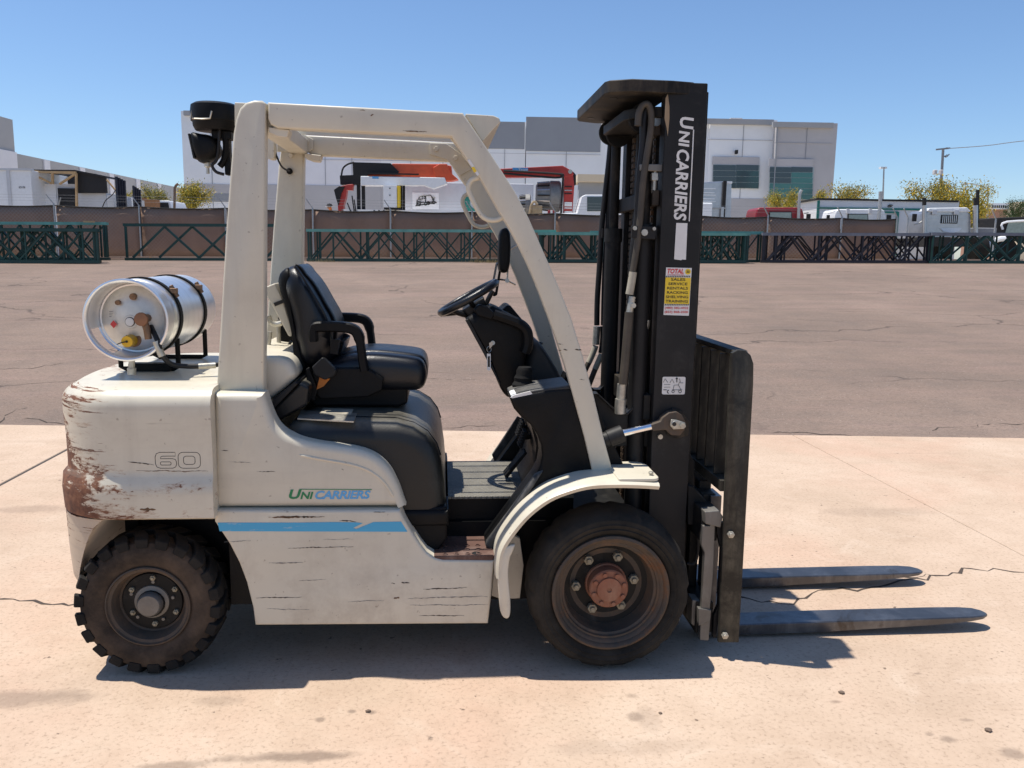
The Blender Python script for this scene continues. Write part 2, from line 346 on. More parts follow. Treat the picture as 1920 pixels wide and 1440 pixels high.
# ================================================================ GROUND
def asphalt_mat():
    t = NT('asphalt'); f = t.noise(.35, 6, .6); g = t.noise(1.7, 7, .7); s = t.noise(90, 3, .6)
    col = t.ramp(f, [(.28, (.170, .130, .106)), (.5, (.220, .162, .129)), (.74, (.270, .200, .160))])
    col = t.mix(t.math('MULTIPLY', t.step(g, .45, .75), .5), col, (.145, .120, .104))
    st = t.noise(1, 7, .7, t.map((.22, 1.6, 1)), .3); col = t.mix(t.math('MULTIPLY', t.step(st, .48, .72), .55), col, (.300, .205, .172)); s3 = t.noise(1, 8, .75, t.map((.9, 5, 1), (3, 1, 0)), .4); col = t.mix(t.math('MULTIPLY', t.step(s3, .5, .75), .4), col, (.125, .104, .092))
    col = t.mix(t.math('MULTIPLY', t.step(s, .58, .72), .45), col, (.34, .29, .25)); col = t.mix(t.math('MULTIPLY', t.step(s, .42, .28), .5), col, (.065, .055, .05))
    s5 = t.noise(28, 5, .7, t.map((1, 1.6, 1))); col = t.mix(t.math('MULTIPLY', t.step(s5, .50, .66), .6), col, (.105, .084, .072)); s6 = t.noise(34, 3, .6, t.map((1, 1.4, 1), (5, 3, 1))); col = t.mix(t.math('MULTIPLY', t.step(s6, .66, .72), .7), col, (.42, .36, .31))
    wv = t.n('VectorMath', operation='ADD', i_0=t.map((.16, .42, .3)), i_1=t.n('VectorMath', operation='SCALE', i_0=t.n('TexNoise', i_Vector=t.co, i_Scale=1.4, i_Detail=6).outputs['Color'], i_Scale=.22).outputs[0]).outputs[0]
    d = t.n('TexVoronoi', feature='DISTANCE_TO_EDGE', i_Vector=wv, i_Scale=1.0).outputs[0]
    cm = t.math('MULTIPLY', t.step(d, .008, .001), t.step(t.noise(.5, 3, .5), .42, .55)); col = t.mix(t.math('MULTIPLY', cm, .75), col, (.075, .06, .055))
    t.out(col, .92, 0.0, t.bump(t.math('ADD', s, t.math('MULTIPLY', cm, -2.0)), .45, .012), .12)
asphalt_mat()
def concrete_mat():
    t = NT('concrete'); f = t.noise(.8, 8, .66, None, .4); g = t.noise(4.5, 9, .74); s = t.noise(60, 6, .75)
    col = t.ramp(f, [(.28, (.425, .318, .232)), (.48, (.490, .370, .275)), (.62, (.525, .404, .306)), (.8, (.557, .440, .345))])
    pk = t.step(t.noise(.9, 5, .6, t.map((1, 1, 1), (4, 7, 2))), .5, .75); col = t.mix(t.math('MULTIPLY', pk, .5), col, (.52, .328, .238))
    col = t.mix(t.math('MULTIPLY', t.step(g, .48, .74), .38), col, (.33, .235, .165))
    st = t.step(t.noise(2.3, 10, .78, t.map((1, 1.8, 1), (13, 5, 0)), .6), .635, .70); col = t.mix(t.math('MULTIPLY', st, .65), col, (.19, .135, .10))
    tm = t.noise(1, 6, .6, t.map((.35, 5.5, 1), (1, 3, 0), (0, 0, .12)), .3); col = t.mix(t.math('MULTIPLY', t.step(tm, .60, .74), .32), col, (.30, .215, .155))
    nn = t.noise(7, 6, .65); pos = t.n('SeparateXYZ', i_0=t.co)
    for (px, py, rx, ry, k) in ((30, 1310, .30, .07, .55), (542, 1420, .26, .035, .75), (330, 1436, .13, .03, .6), (601, 1349, .022, .018, .7), (660, 1334, .018, .014, .7), (697, 1336, .022, .02, .75), (1190, 1343, .035, .03, .55), (1186, 1305, .03, .02, .4), (1220, 1350, .05, .12, .25), (1778, 1386, .038, .03, .65), (1897, 1414, .055, .035, .6), (1743, 1377, .02, .012, .5), (1812, 1350, .03, .014, .5), (1567, 1316, .03, .016, .5), (1720, 1263, .03, .012, .6), (60, 955, .35, .10, .35), (1650, 960, .5, .10, .22), (1180, 1400, .3, .06, .2), (410, 1315, .14, .04, .3)):
        c_ = G(px, py); dx = t.math('DIVIDE', t.math('SUBTRACT', pos.outputs[0], c_.x), rx); dy = t.math('DIVIDE', t.math('SUBTRACT', pos.outputs[1], c_.y), ry)
        rr = t.math('ADD', t.math('SQRT', t.math('ADD', t.math('MULTIPLY', dx, dx), t.math('MULTIPLY', dy, dy))), t.math('MULTIPLY', t.math('SUBTRACT', nn, .5), 1.9))
        col = t.mix(t.math('MULTIPLY', t.step(rr, 1.0, .45), k), col, (.20, .15, .115))
    sp = t.step(t.noise(19, 4, .5), .705, .735); col = t.mix(t.math('MULTIPLY', sp, .8), col, (.09, .065, .05))
    wt = t.noise(1, 7, .65, t.map((3, 3, 1), (2, 2, 2), (0, 0, .5)), 1.2); col = t.mix(t.math('MULTIPLY', t.step(wt, .56, .72), .35), col, (.60, .49, .39))
    col = t.mix(t.math('MULTIPLY', t.step(s, .47, .33), .7), col, (.24, .17, .12)); col = t.mix(t.math('MULTIPLY', t.step(s, .58, .72), .4), col, (.62, .49, .37))
    t.out(col, t.n('MapRange', i_Value=g, **{'i_3': .72, 'i_4': .95}).outputs[0], 0.0, t.bump(t.math('ADD', s, g), .3, .006), .12)
concrete_mat()
simple('joint_filler', (.05, .04, .033), .9, var=.3); simple('crack_dark', (.055, .040, .030), .95, var=.4, scale=30)
V0 = YP(960, 810, 1.0).y if False else G(900, 808).dot(YN)
VR = 24.0
_a = YP(0, 488, VR); _b = YP(1740, 494, VR)
def H(u, v):                                    # height of the yard: the asphalt climbs to a level yard behind
    t = min(max((v-V0)/(VR-V0), 0), 1); uu = min(max(u, -22), 26)
    return t*(_a.z+(_b.z-_a.z)*(uu-_a.x)/(_b.x-_a.x))
def yard_to_world(u, v, z): p = YE*u+YN*v; return (p.x, p.y, z)
us = [-3000, -800, -200, -60, -22, -12, -4, 4, 12, 26, 60, 200, 800, 3000]; vs_ = [-600, -60, -8, V0, VR, VR+8, VR+40, 150, 500, 1500, 4500]
g = MB(); g.v = [yard_to_world(u, v, H(u, v)-.012) for v in vs_ for u in us]; n = len(us)
g.f = [(j*n+i, j*n+i+1, (j+1)*n+i+1, (j+1)*n+i) for j in range(len(vs_)-1) for i in range(n-1)]
ASPH = structure(g, 'asphalt_ground', 'asphalt', smooth=False)
# pale ground sheet added behind the fence to bounce light onto building and trucks
t = NT('bounce_lot'); f = t.noise(.5, 7, .7); t.out(t.mix(t.step(f, .3, .7), (.42, .36, .29), (.52, .46, .38)), .9, 0.0, t.bump(t.noise(30, 4, .6), .4, .02))
g2 = MB(); vv = [VR+3.2, VR+8, VR+40, 150, 420]; g2.v = [yard_to_world(u, v, H(u, v)+.004) for v in vv for u in us[1:-1]]; n2 = len(us)-2
g2.f = [(j*n2+i, j*n2+i+1, (j+1)*n2+i+1, (j+1)*n2+i) for j in range(len(vv)-1) for i in range(n2-1)]
structure(g2, 'bounce_lot', 'bounce_lot', smooth=False)
# concrete apron: separate slabs with open joints
apron = bpy.data.objects.new('concrete_apron', None); COL.objects.link(apron); apron['kind'] = 'structure'; ORG[apron.name] = Vector((0, 0, 0))
def edge_y(x): return (V0-x*YN.x)/YN.y
joints = [-19.9, -13.87, -7.85, -1.83, 4.19, 10.21, 16.23, 22.25]
for i in range(len(joints)-1):
    x0 = joints[i]+(.004 if joints[i] > 0 else .012); x1 = joints[i+1]-(.003 if joints[i+1] > 0 else .014); m = MB()
    for y0, y1 in ((-9.0, -3.603), (-3.597, 2.2)):
        if y1 > 2: m.prism_z([(x0, y0), (x1, y0), (x1, edge_y(x1)), (x0, edge_y(x0))], -.1, 0)
        else: m.prism_z([(x0, y0), (x1, y0), (x1, y1), (x0, y1)], -.1, 0)
    build(m, 'slab', 'concrete', apron, bevel=.004, seg=1, smooth=False)
m = MB()
for x in joints[1:-1]: m.box(x-.03, x+.03, -9, edge_y(x)-.02, -.09, -.004)
build(m, 'joint_filler', 'joint_filler', apron, smooth=False)
def GA(px, py):                                 # where the sight line meets the sloping asphalt
    r = ray(px, py); lo_, hi_ = 1.0, 60.0
    for _ in range(50):
        t = (lo_+hi_)/2; P = CAM+r*t
        if P.z > H(P.dot(YE), P.dot(YN))-.0105: lo_ = t
        else: hi_ = t
    return CAM+r*lo_
def crack(pts, w=.006, seed=1, jag=.02, step=.035, slope=False, parent=None):
    rnd = random.Random(seed); P = [(GA if slope else G)(*p) for p in pts]; path = []
    for a, b in zip(P[:-1], P[1:]):
        k = max(2, int((b-a).length/step))
        for i in range(k): path.append(a.lerp(b, i/k)+Vector((rnd.uniform(-jag, jag)*.4, rnd.uniform(-jag, jag), 0)))
    path.append(P[-1]); m = MB(); L = []; R = []
    for i, p in enumerate(path):
        d = (path[min(i+1, len(path)-1)]-path[max(i-1, 0)]).normalized(); nn = Vector((-d.y, d.x, 0)); ww = w*rnd.uniform(.25, 1.5)*(0.15 if i in (0, len(path)-1) else 1)
        zz = p.z+.002 if slope else .0012; L.append(tuple((p+nn*ww/2).xy)+(zz,)); R.append(tuple((p-nn*ww/2).xy)+(zz,))
    m.loft([L, R], False, False, close=False); build(m, 'crack', 'crack_dark', parent or apron, smooth=False)
crack([(1290, 1102), (1400, 1122), (1470, 1135), (1520, 1112), (1600, 1105), (1720, 1088), (1760, 1080), (1808, 1069), (1868, 1068), (1935, 1071)], .014, 3, .028, .045)
crack([(-20, 1126), (60, 1127), (100, 1132), (150, 1134), (230, 1130)], .012, 5, .02, .04)
crack([(1700, 1087), (1735, 1076), (1760, 1082)], .007, 8, .02)
crack([(-500, 1300), (-200, 1180), (-20, 1126)], .009, 9, .03)
crack([(1935, 1071), (2100, 1090), (2400, 1120)], .009, 11, .03)
for i, (pts, w) in enumerate((([(1420, 614), (1560, 612), (1700, 608), (1800, 604), (1930, 599)], .03), ([(1490, 660), (1640, 662), (1740, 661), (1800, 660)], .02), ([(1780, 718), (1860, 716), (1930, 715)], .022), ([(1420, 809), (1500, 810), (1560, 814), (1610, 819)], .012), ([(1745, 815), (1765, 803), (1800, 802), (1850, 796), (1930, 794)], .012), ([(-10, 798), (14, 778), (30, 770), (52, 764)], .012), ([(45, 783), (90, 790), (122, 796)], .012), ([(-10, 692), (60, 690), (122, 680)], .012), ([(800, 709), (860, 712), (935, 711)], .016), ([(830, 802), (880, 800), (935, 797)], .01), ([(640, 545), (760, 546), (800, 544)], .02))):
    crack(pts, w, 20+i, .05, .08, True, ASPH)
# loose pebbles and oil specks lying about on the slab: small separate stones
simple('pebble_stone', (.16, .115, .085), .9, var=.3)
for k, (px, py, s, where) in enumerate(((1853, 1371, .013, 'near the right edge of the slab'), (1578, 1300, .012, 'on the slab below the fork shadow'), (690, 1335, .010, 'on the slab in front of the white side panel'), (1238, 1338, .007, 'on the slab below the front wheel shadow'))):
    q = G(px, py); m = MB().sphere((q.x, q.y, s*.35), (s, s*.8, s*.5), 7, 5)
    rnd = random.Random(k); m.v = [(a+rnd.uniform(-.2, .2)*s, b+rnd.uniform(-.2, .2)*s, max(.0, c)) for a, b, c in m.v]
    o = build(m, 'pebble', 'pebble_stone', org=(q.x, q.y, 0), sharp=25); o.location = (q.x, q.y, 0); tag(o, 'small brown pebble '+where, 'stone')
# ================================================================ FORKLIFT
FK = thing('forklift', 'cream and black forklift standing side-on with its forks pointing right', 'forklift', (0, 0, 0))
YM = 0.6
def both(fn, name, m, **k):
    a = fn(); build(a, name, m, FK, **k); return build(a.mirror(), name, m, FK, **k)
# ---- counterweight
def cw_ring(z, xr, xf, yn, rc, n=10, ins=0.0, xb=.03):
    x0 = xr+ins; y0 = yn+ins; y1 = 2*YM-y0; r = max(rc-ins*.6, .05); P = [(xf, y0)]
    for k in range(n+1):
        a = k/n*pi/2; P.append((x0+r-r*sin(a), y0+r-r*cos(a)))
    for k in range(1, 6): t = k/6; P.append((x0-xb*4*t*(1-t), y0+r+(y1-y0-2*r)*t))
    for k in range(n+1):
        a = k/n*pi/2; P.append((x0+r-r*cos(a), y1-r+r*sin(a)))
    P.append((xf, y1)); return [(x, y, z) for x, y in P]
lv = [(.612, -.328, .03, .0), (.618, -.338, .022, .0), (.70, -.342, .02, .0), (.745, -.337, .022, .0), (.762, -.324, .034, .0), (.79, -.323, .036, .0), (.88, -.323, .036, .0), (.97, -.326, .032, .0), (1.015, -.326, .032, 0)]
R = [cw_ring(z, xr, .262, yn, .27, ins=i) for z, xr, yn, i in lv]
for k in range(1, 9):
    a = k/8*pi/2; R.append(cw_ring(1.015+.062*sin(a), -.326, .262, .032, .27, ins=.075*(1-cos(a))))
R.append(cw_ring(1.080, -.326, .262, .032, .27, ins=.25))
build(MB().loft(R), 'counterweight', 'cream_rusty', FK, sharp=50)
# lower tail of the counterweight behind the rear wheels, with the wheel arch cut into it
R = []
for k in range(11):
    q = k/10; z = .608-.315*q; xf = -.130-.145*q**.62; ins = 0.0 if k < 9 else .010*(k-8); xr = -.336+.018*q*q; rc = .25; row = []
    cx_, cy_ = xr+ins+rc, .040+ins+rc; ya = cy_-math.sqrt(max(0, rc*rc-(xf-cx_)**2)) if xf < cx_ else .040+ins
    for x, y, zz in cw_ring(z, xr, xf, .040, rc, ins=ins, xb=.0, n=14):
        yy = min(max(y, ya), 2*YM-ya) if x >= xf else y; row.append((min(x, xf), yy, zz))
    R.append(row)
build(MB().loft(R), 'counterweight_tail', 'cream_tail', FK, sharp=50)
# dark chassis inside the rear wheel house and between the axles
build(MB().box(-.10, .30, .30, .90, .20, .60).box(-.15, -.09, .30, .90, .45, .61).box(.28, .44, .14, 1.06, .24, .62).box(.35, 1.6, .30, .90, .17, .50), 'chassis', 'dark_plastic', FK)
build(MB().cyl((0, .10, .265), (0, 1.10, .265), .05), 'rear_axle', 'wheel_black', FK)
build(MB().cyl((1.7, .12, .31), (1.7, 1.08, .31), .08).box(1.55, 1.85, .27, .93, .2, .52), 'front_axle', 'wheel_black', FK)
# tall counterweight step line and filler grommets
for (px, py, r) in ((300, 725, .004), (150, 790, .004)):
    p = U3(px, py, .034)
# ---- body side panels
up = PP(sp2([(400, 738), (494, 738)], 2)[:-1]+sp2([(494, 738), (500, 758), (508, 780), (521, 802), (545, 819), (590, 831), (640, 838), (680, 846), (708, 859), (730, 880), (746, 910), (756, 938), (761, 951)], 3)+[(400, 953)], .085)
lo = PP([(402, 957), (750, 957), (757, 972), (772, 998), (788, 1022), (800, 1037), (814, 1046), (830, 1050), (927, 1051), (921, 1120), (915, 1170), (478, 1173), (474, 1140), (462, 1092), (448, 1055), (430, 1020), (402, 978)], .065)
def upper_panel(): return MB().pillow(up, .085, .17, .028, 5, far=False)
def lower_panel(): return MB().pillow(lo, .065, .16, .010, 3, far=False)
both(upper_panel, 'side_panel', 'cream_panel', sharp=30); both(lower_panel, 'sill_panel', 'cream_panel', sharp=30)
# pressed swage line on the upper panel
sw = [U3(a, b, .0865) for a, b in sp2([(560, 853), (610, 862), (660, 871), (695, 884), (722, 906), (738, 932)], 5)]
both(lambda: MB().tube(sw, [.002]+[.0055]*(len(sw)-2)+[.002], 8), 'swage', 'cream_panel')
# blue stripe and its worn-off patches
def stripe(): return MB().prism(PP([(408, 980), (560, 980), (620, 979), (668, 979.5), (680, 981), (662, 990), (668, 992), (700, 979), (752, 978), (764, 997), (412, 996)], .0645), .0638, .0648)
t = NT('blue_stripe'); f = t.noise(1, 7, .7, t.map((7, 1, 40)), .3); xs = t.sep()[0]
fade = t.n('MapRange', i_Value=xs, **{'i_1': .28, 'i_2': .62, 'i_3': .13, 'i_4': .0}).outputs[0]
wm = t.step(t.math('ADD', f, fade), .66, .74); t.out(t.mix(t.math('MULTIPLY', wm, .8), (.055, .36, .60), (.52, .52, .48)), .45)
both(stripe, 'stripe', 'blue_stripe')
# ---- rear wheel house inner arch and the seam strip
# ---- overhead guard
OY = .155
rp = PP([(405, 737), (411, 640), (424, 420), (437, 250), (442, 222), (449, 203), (460, 192), (476, 187.5), (491, 188), (497.5, 193), (496, 400), (495, 737)], OY)
def rear_post(): return MB().pillow(rp, OY, OY+.06, .010, 3)
both(rear_post, 'guard_rear_post', 'cream_paint', sharp=35)
R_edge = [(868, 211.5), (880, 229), (903.6, 263.6), (936.7, 314), (966, 360), (991, 408), (1014, 460), (1036, 510), (1053, 551), (1071, 596), (1091, 662), (1113, 740), (1132, 820), (1155, 906)]
L_edge = [(1115, 902), (1096, 820), (1074, 740), (1060, 687), (1044, 638), (1024, 584), (1004, 531), (986.7, 491), (971.7, 460), (954, 427), (936.7, 399.7), (899.7, 333.6), (874.5, 298.6), (847, 256)]
fp = PP([(502, 191.5), (680, 201)]+R_edge+L_edge+[(700, 249), (520, 240), (507, 233), (502, 222)], OY+.006)
def side_frame(): return MB().pillow(fp, OY+.006, OY+.056, .007, 3)
both(side_frame, 'guard_side_frame', 'cream_paint', sharp=35)
hd = PP([(872, 213), (925, 216.5), (936, 221), (939, 229), (925, 243), (905, 266), (899, 258)], OY+.05)
build(MB().prism(hd, OY+.05, 2*YM-OY-.05), 'guard_header', 'cream_paint', FK, bevel=.004)
xr, zr = U(478, 196, OY); xb0, zb0 = U(502, 197, OY); xb1, zb1 = U(868, 216, OY)
build(MB().box(xr-.03, xr+.05, OY+.05, 2*YM-OY-.05, zr-.07, zr-.006), 'guard_rear_member', 'cream_paint', FK, bevel=.006)
bar = None
for k in range(7):
    yy = OY+.13+k*(2*(YM-OY)-.26)/6
    if bar is None: bar = build(MB().prism([(xb0-.03, zb0+.004), (xb0-.03, zb0+.018), (xb1+.02, zb1+.016), (xb1+.02, zb1+.002)], yy-.006, yy+.006), 'guard_bar', 'cream_paint', FK); y_first = yy
    else: copy_part(bar, (0, yy-y_first, 0))
# gusset of the rear corner and bolts on the guard
def gusset():
    m = MB().prism(PP([(502, 238), (543, 243), (538, 258), (520, 256), (504, 249)], OY+.02), OY+.02, OY+.085); return m
FYI = 2*YM-OY-.056
both(gusset, 'guard_gusset', 'cream_paint', bevel=.004)
def joint_plate():
    a = PP([(520, 250), (570, 252), (588, 262), (588, 280), (580, 285), (520, 285)], FYI)
    return MB().prism(a, FYI-.010, FYI-.001)
both(joint_plate, 'guard_joint_plate', 'cream_paint', bevel=.003)
def front_plate(): return MB().prism(PP([(806, 268), (838, 270), (866, 290), (884, 318), (862, 330), (838, 300), (806, 290)], FYI), FYI-.010, FYI-.001)
both(front_plate, 'guard_joint_plate', 'cream_paint', bevel=.003)
def bolt(p, r, d=.010, mat='cream_paint', parent=None, axis=(0, -1, 0), name='bolt', n=6):
    p = Vector(p); a = Vector(axis); return build(MB().cyl(p, p+a*d, r, n), name, mat, parent or FK, bevel=.0015, seg=1)
for (a, b) in ((575, 266), (546, 292), (818, 280), (854, 297)):
    x, z = U(a, b, FYI); bolt((x, FYI-.010, z), .012, .008)
# grab handles on both front posts
hp = sp2([(898, 333), (884, 338), (878, 352), (884, 370), (899, 399), (911, 410), (928, 413), (945, 407)], 4)
def handle(): return MB().tube([U3(a, b, OY+.03) for a, b in hp], .0098, 10)
both(handle, 'grab_handle', 'cream_paint')
# thin sticker on the front post
build(MB().prism(PP([(876, 300), (881, 299), (899, 327), (895, 330)], OY+.0055), OY+.0045, OY+.0054), 'warning_sticker', 'white_label', FK)
build(MB().prism(PP([(883.5, 314), (889, 312.5), (894, 321), (889, 324)], OY+.004), OY+.0036, OY+.0042), 'warning_sticker', 'yellow_label', FK)
# ---- rear lamps and the black round housing behind the guard post
hx, hz = U(404, 222, .30)
m = MB().lathe([(.02, -.045), (.070, -.045), (.078, -.03), (.080, -.015), (.085, -.012), (.086, .02), (.083, .042), (.07, .05), (.0, .052)], (hx, .30, hz), 'Z', 36)
hous = build(m, 'alarm_housing', 'dark_plastic', FK)
cl = [U3(a, b, .212) for a, b in ((357, 222), (359, 208), (361, 222), (378, 223), (394, 222), (397, 208))]
build(MB().tube(cl, .003, 6), 'wire_clip', 'zinc', hous)
build(MB().box(hx-.01, hx+.06, .27, .33, hz-.075, hz-.045).box(hx+.03, hx+.05, .28, .32, hz-.20, hz-.05).cyl((hx+.01, .30, hz-.05), (hx+.01, .30, hz-.075), .02), 'housing_bracket', 'dark_plastic', FK, bevel=.004)
lx, lz = U(383, 275, .29)
prof = PP(sp2([(353, 250), (358, 246), (372, 249), (390, 252), (402, 262), (408, 278), (404, 292), (392, 301), (376, 304), (366, 298), (357, 275)], 3), .25)
lamp = build(MB().soft(prof, .245, .345, .03, 4), 'rear_lamp', 'dark_plastic', FK)
build(MB().prism(PP([(352, 251), (355, 250), (365, 296), (362, 297)], .26), .26, .33), 'lamp_lens', 'grey_plastic', lamp)
build(MB().lathe([(.0, 0), (.012, 0), (.012, -.02), (.006, -.024), (.006, -.045), (0, -.045)], U3(389, 302, .29), 'Z', 10), 'lamp_bolt', 'zinc', lamp)
build(MB().tube(spline([U3(a, b, .26) for a, b in ((432, 225), (418, 228), (412, 245), (410, 275), (406, 300), (398, 310), (405, 322), (420, 327))], 5), .0055, 8), 'lamp_cable', 'hose_rubber', FK)
build(MB().tube(spline([U3(a, b, .28) for a, b in ((420, 250), (424, 272), (420, 300), (412, 312))], 5), .012, 8), 'lamp_stay', 'dark_plastic', FK)
build(MB().tube(spline([U3(a, b, .95) for a, b in ((508, 255), (516, 285), (528, 312), (543, 321))], 5), .004, 8), 'lamp_cable', 'hose_rubber', FK)
build(MB().cyl(U3(543, 321, .985), U3(543, 321, .972), .014, 12), 'cable_grommet', 'rubber', FK)
build(MB().prism(rrect(*sorted((U(505, 300, .95)[0], U(518, 300, .95)[0])), *sorted((U(510, 300, .95)[1], U(510, 250, .95)[1])), .01), .90, .97), 'lamp_bracket', 'cream_paint', FK)
# ---- engine hood under the seat
hxf = U(838, 900, .3)[0]
hood = [(.455, .50), (.455, .82), (.50, .915), (.56, .94), (.70, .942), (.90, .936), (.965, .918), (1.015, .885), (1.048, .838), (1.066, .78), (1.080, .68), (1.088, .58), (1.086, .50)]
build(MB().pillow(hood, .150, 1.05, .075, 6), 'hood', 'hood_dust_sunlit', FK, sharp=55)
build(MB().pillow([(.60, .535), (.60, .60), (1.094, .60), (1.097, .575), (1.094, .535)], .135, 1.065, .02, 4), 'hood_lip', 'dark_plastic', FK)
# lower dark side below the hood down to the step
sk = PP([(752, 955), (838, 950), (838, 1010), (815, 1043), (806, 1040), (790, 1022), (770, 995)], .15)
both(lambda: MB().prism(sk, .15, .30), 'step_side', 'dark_plastic', bevel=.01)
# raised ribs along the hood top and the label plate
for (yy) in (.235, .965):
    build(MB().tube([(.70, yy, .940), (.89, yy, .934), (.96, yy, .916), (1.012, yy, .884), (1.046, yy, .838), (1.062, yy, .79)], .006, 6), 'hood_rib', 'dark_plastic', FK)
HT = .941
q = [G(a, b, HT+.0025) for a, b in ((553, 790), (660, 796), (667, 780), (560, 774))]
build(MB().prism_z([(p.x, p.y+.055) for p in q], HT-.002, HT+.003), 'data_plate', 'zinc', FK)
q = [G(a, b, HT+.004) for a, b in ((598, 779), (655, 782), (660, 772), (602, 769))]
build(MB().prism_z([(p.x, p.y+.055) for p in q], HT+.0032, HT+.0042), 'data_label', 'hose_sleeve', FK)
# cream rear cowl between posts, behind the seat
rc = PP(sp2([(440, 760), (440, 672), (500, 668), (528, 670), (544, 678), (552, 692), (554, 706), (540, 724), (505, 752)], 3), .26)
build(MB().pillow(rc, .24, .96, .03, 4), 'rear_cowl', 'cream_paint', FK, sharp=50)
sx = PP([(500, 758), (556, 712), (563, 716), (512, 768)], .26)
build(MB().prism(sx, .22, .98), 'cowl_seal', 'grey_plastic', FK, bevel=.006)
sx = PP([(508, 770), (563, 717), (580, 726), (575, 760), (520, 792)], .24)
build(MB().prism(sx, .24, .96), 'hood_rear_slope', 'hood_dust_sunlit', FK, bevel=.012)
# ---- seat
SY0, SY1 = .39, .80
bk_px = sp2([(521, 526), (525, 512), (536, 502), (552, 498), (574, 502), (593, 515), (608, 534), (624, 562), (637, 585), (643, 606), (640, 635), (630, 668), (612, 690), (580, 694), (562, 680), (553, 650), (545, 612), (535, 575), (524, 545)], 3)
bk = [U(a, b, SY0+.02 if a < 545 or b > 640 else (SY0+.02)*(1-min((a-545)/45, 1))+(SY1-.06)*min((a-545)/45, 1)) for a, b in bk_px]
seat = build(MB().soft(bk, SY0, SY1, .085, 7), 'seat_back', 'black_vinyl', FK, sharp=60)
ins_ = [(x+.010, z+.004) for x, z in bk]
build(MB().soft(ins_, SY0+.075, SY1-.075, .022, 4), 'seat_insert', 'black_vinyl', seat, sharp=60)
for yy in (SY0+.072, SY1-.072): build(MB().tube([(x+.004, yy, z+.002) for x, z in bk[9:42]], .0045, 6), 'seat_piping', 'dark_plastic', seat)
seam = [U3(a, b, SY0+.012) for a, b in sp2([(553, 500), (568, 520), (585, 548), (600, 572), (612, 596), (620, 622), (622, 650)], 4)]
build(MB().tube(seam, .005, 6), 'seat_seam', 'black_vinyl', seat)
sb = PP(sp2([(519, 528), (522, 514), (531, 505), (538, 503), (530, 520), (534, 548), (548, 590), (560, 640), (575, 690), (560, 704), (552, 670), (545, 625), (534, 580), (523, 548)], 2), SY0+.02)
build(MB().soft(sb, SY0+.02, SY1-.02, .03, 4), 'seat_shell', 'dark_plastic', seat, sharp=60)
cu = PP(sp2([(592, 735), (592, 690), (620, 676), (660, 666), (700, 664), (740, 667), (778, 672), (793, 680), (799, 696), (799, 716), (792, 730), (778, 735)], 3), SY0)
cush = build(MB().soft(cu, SY0-.005, SY1+.005, .055, 6), 'seat_cushion', 'black_vinyl', FK, sharp=60)
build(MB().soft([(x+.004, z+.008) for x, z in cu], SY0+.07, SY1-.07, .025, 4), 'seat_insert', 'black_vinyl', cush, sharp=60)
build(MB().tube([U3(a, b, SY0+.03) for a, b in sp2([(640, 676), (680, 679), (720, 680), (760, 683), (790, 690)], 4)], .004, 6), 'seat_seam', 'black_vinyl', cush)
tr = [U3(a, b, SY0+.12) for a, b in ((722, 672), (727, 668), (733, 669), (726, 674))]
build(MB().loft([[(p.x, p.y, p.z+.012) for p in tr], [(p.x, p.y+.01, p.z+.016) for p in tr]]), 'seat_tear', 'white_label', cush)
build(MB().prism(PP([(578, 690), (600, 720), (765, 722), (764, 758), (748, 764), (590, 764), (576, 752), (584, 735)], SY0+.02), SY0+.03, SY1-.03), 'seat_base', 'dark_plastic', FK, bevel=.012)
build(MB().prism(PP([(588, 690), (684, 690), (700, 697), (719, 711), (716, 732), (690, 744), (600, 748), (584, 725)], SY0-.03), SY0-.035, SY0-.006), 'seat_side_plate', 'dark_plastic', FK, bevel=.006)
arm = [(588, 640), (588, 620), (593, 613), (610, 612), (642, 613), (662, 617), (672, 628), (677, 650), (680, 675), (684, 695)]
def armrest():
    p = [U3(a, b, SY0-.02) for a, b in sp2(arm, 3)]; m = MB(); R = []
    for i, q in enumerate(p):
        d = (p[min(i+1, len(p)-1)]-p[max(i-1, 0)]).normalized(); nn = Vector((-d.z, 0, d.x)); w = .020 if 4 < i < 20 else .016
        R.append([q+nn*a*w+Vector((0, b*.026, 0)) for a, b in ((-1, -.7), (-.7, -1), (.7, -1), (1, -.7), (1, .7), (.7, 1), (-.7, 1), (-1, .7))])
    return m.loft(R)
both(armrest, 'armrest', 'dark_plastic', sharp=35)
build(MB().prism(PP([(624, 634), (640, 634), (636, 662), (622, 660)], SY0+.02), SY0-.03, SY0-.01), 'armrest_stay', 'dark_plastic', FK)
bk_ = build(MB().prism(PP([(585, 688), (605, 669), (611, 672), (632, 694), (628, 704), (610, 712), (590, 702)], SY0-.06), SY0-.075, SY0-.04), 'belt_buckle', 'grey_plastic', FK, bevel=.006)
build(MB().prism(PP([(600, 704), (619, 710), (607, 724), (594, 730)], SY0-.055), SY0-.06, SY0-.05), 'belt_web', 'orange_web', bk_)
build(MB().prism(PP([(573, 692), (580, 688), (596, 730), (590, 752), (578, 748)], SY0-.05), SY0-.055, SY0-.03), 'belt_reel_cover', 'dark_plastic', FK, bevel=.005)
dbx = PP([(496, 540), (520, 530), (535, 562), (554, 624), (550, 629), (545, 628), (516, 574)], .5)
dob = build(MB().prism(dbx, .45, .80), 'document_box', 'cream_paint', FK, bevel=.005)
build(MB().prism(PP([(513, 568), (534, 560), (536, 566), (516, 574.5)], .448), .4455, .4485), 'box_band', 'black_ink', dob)
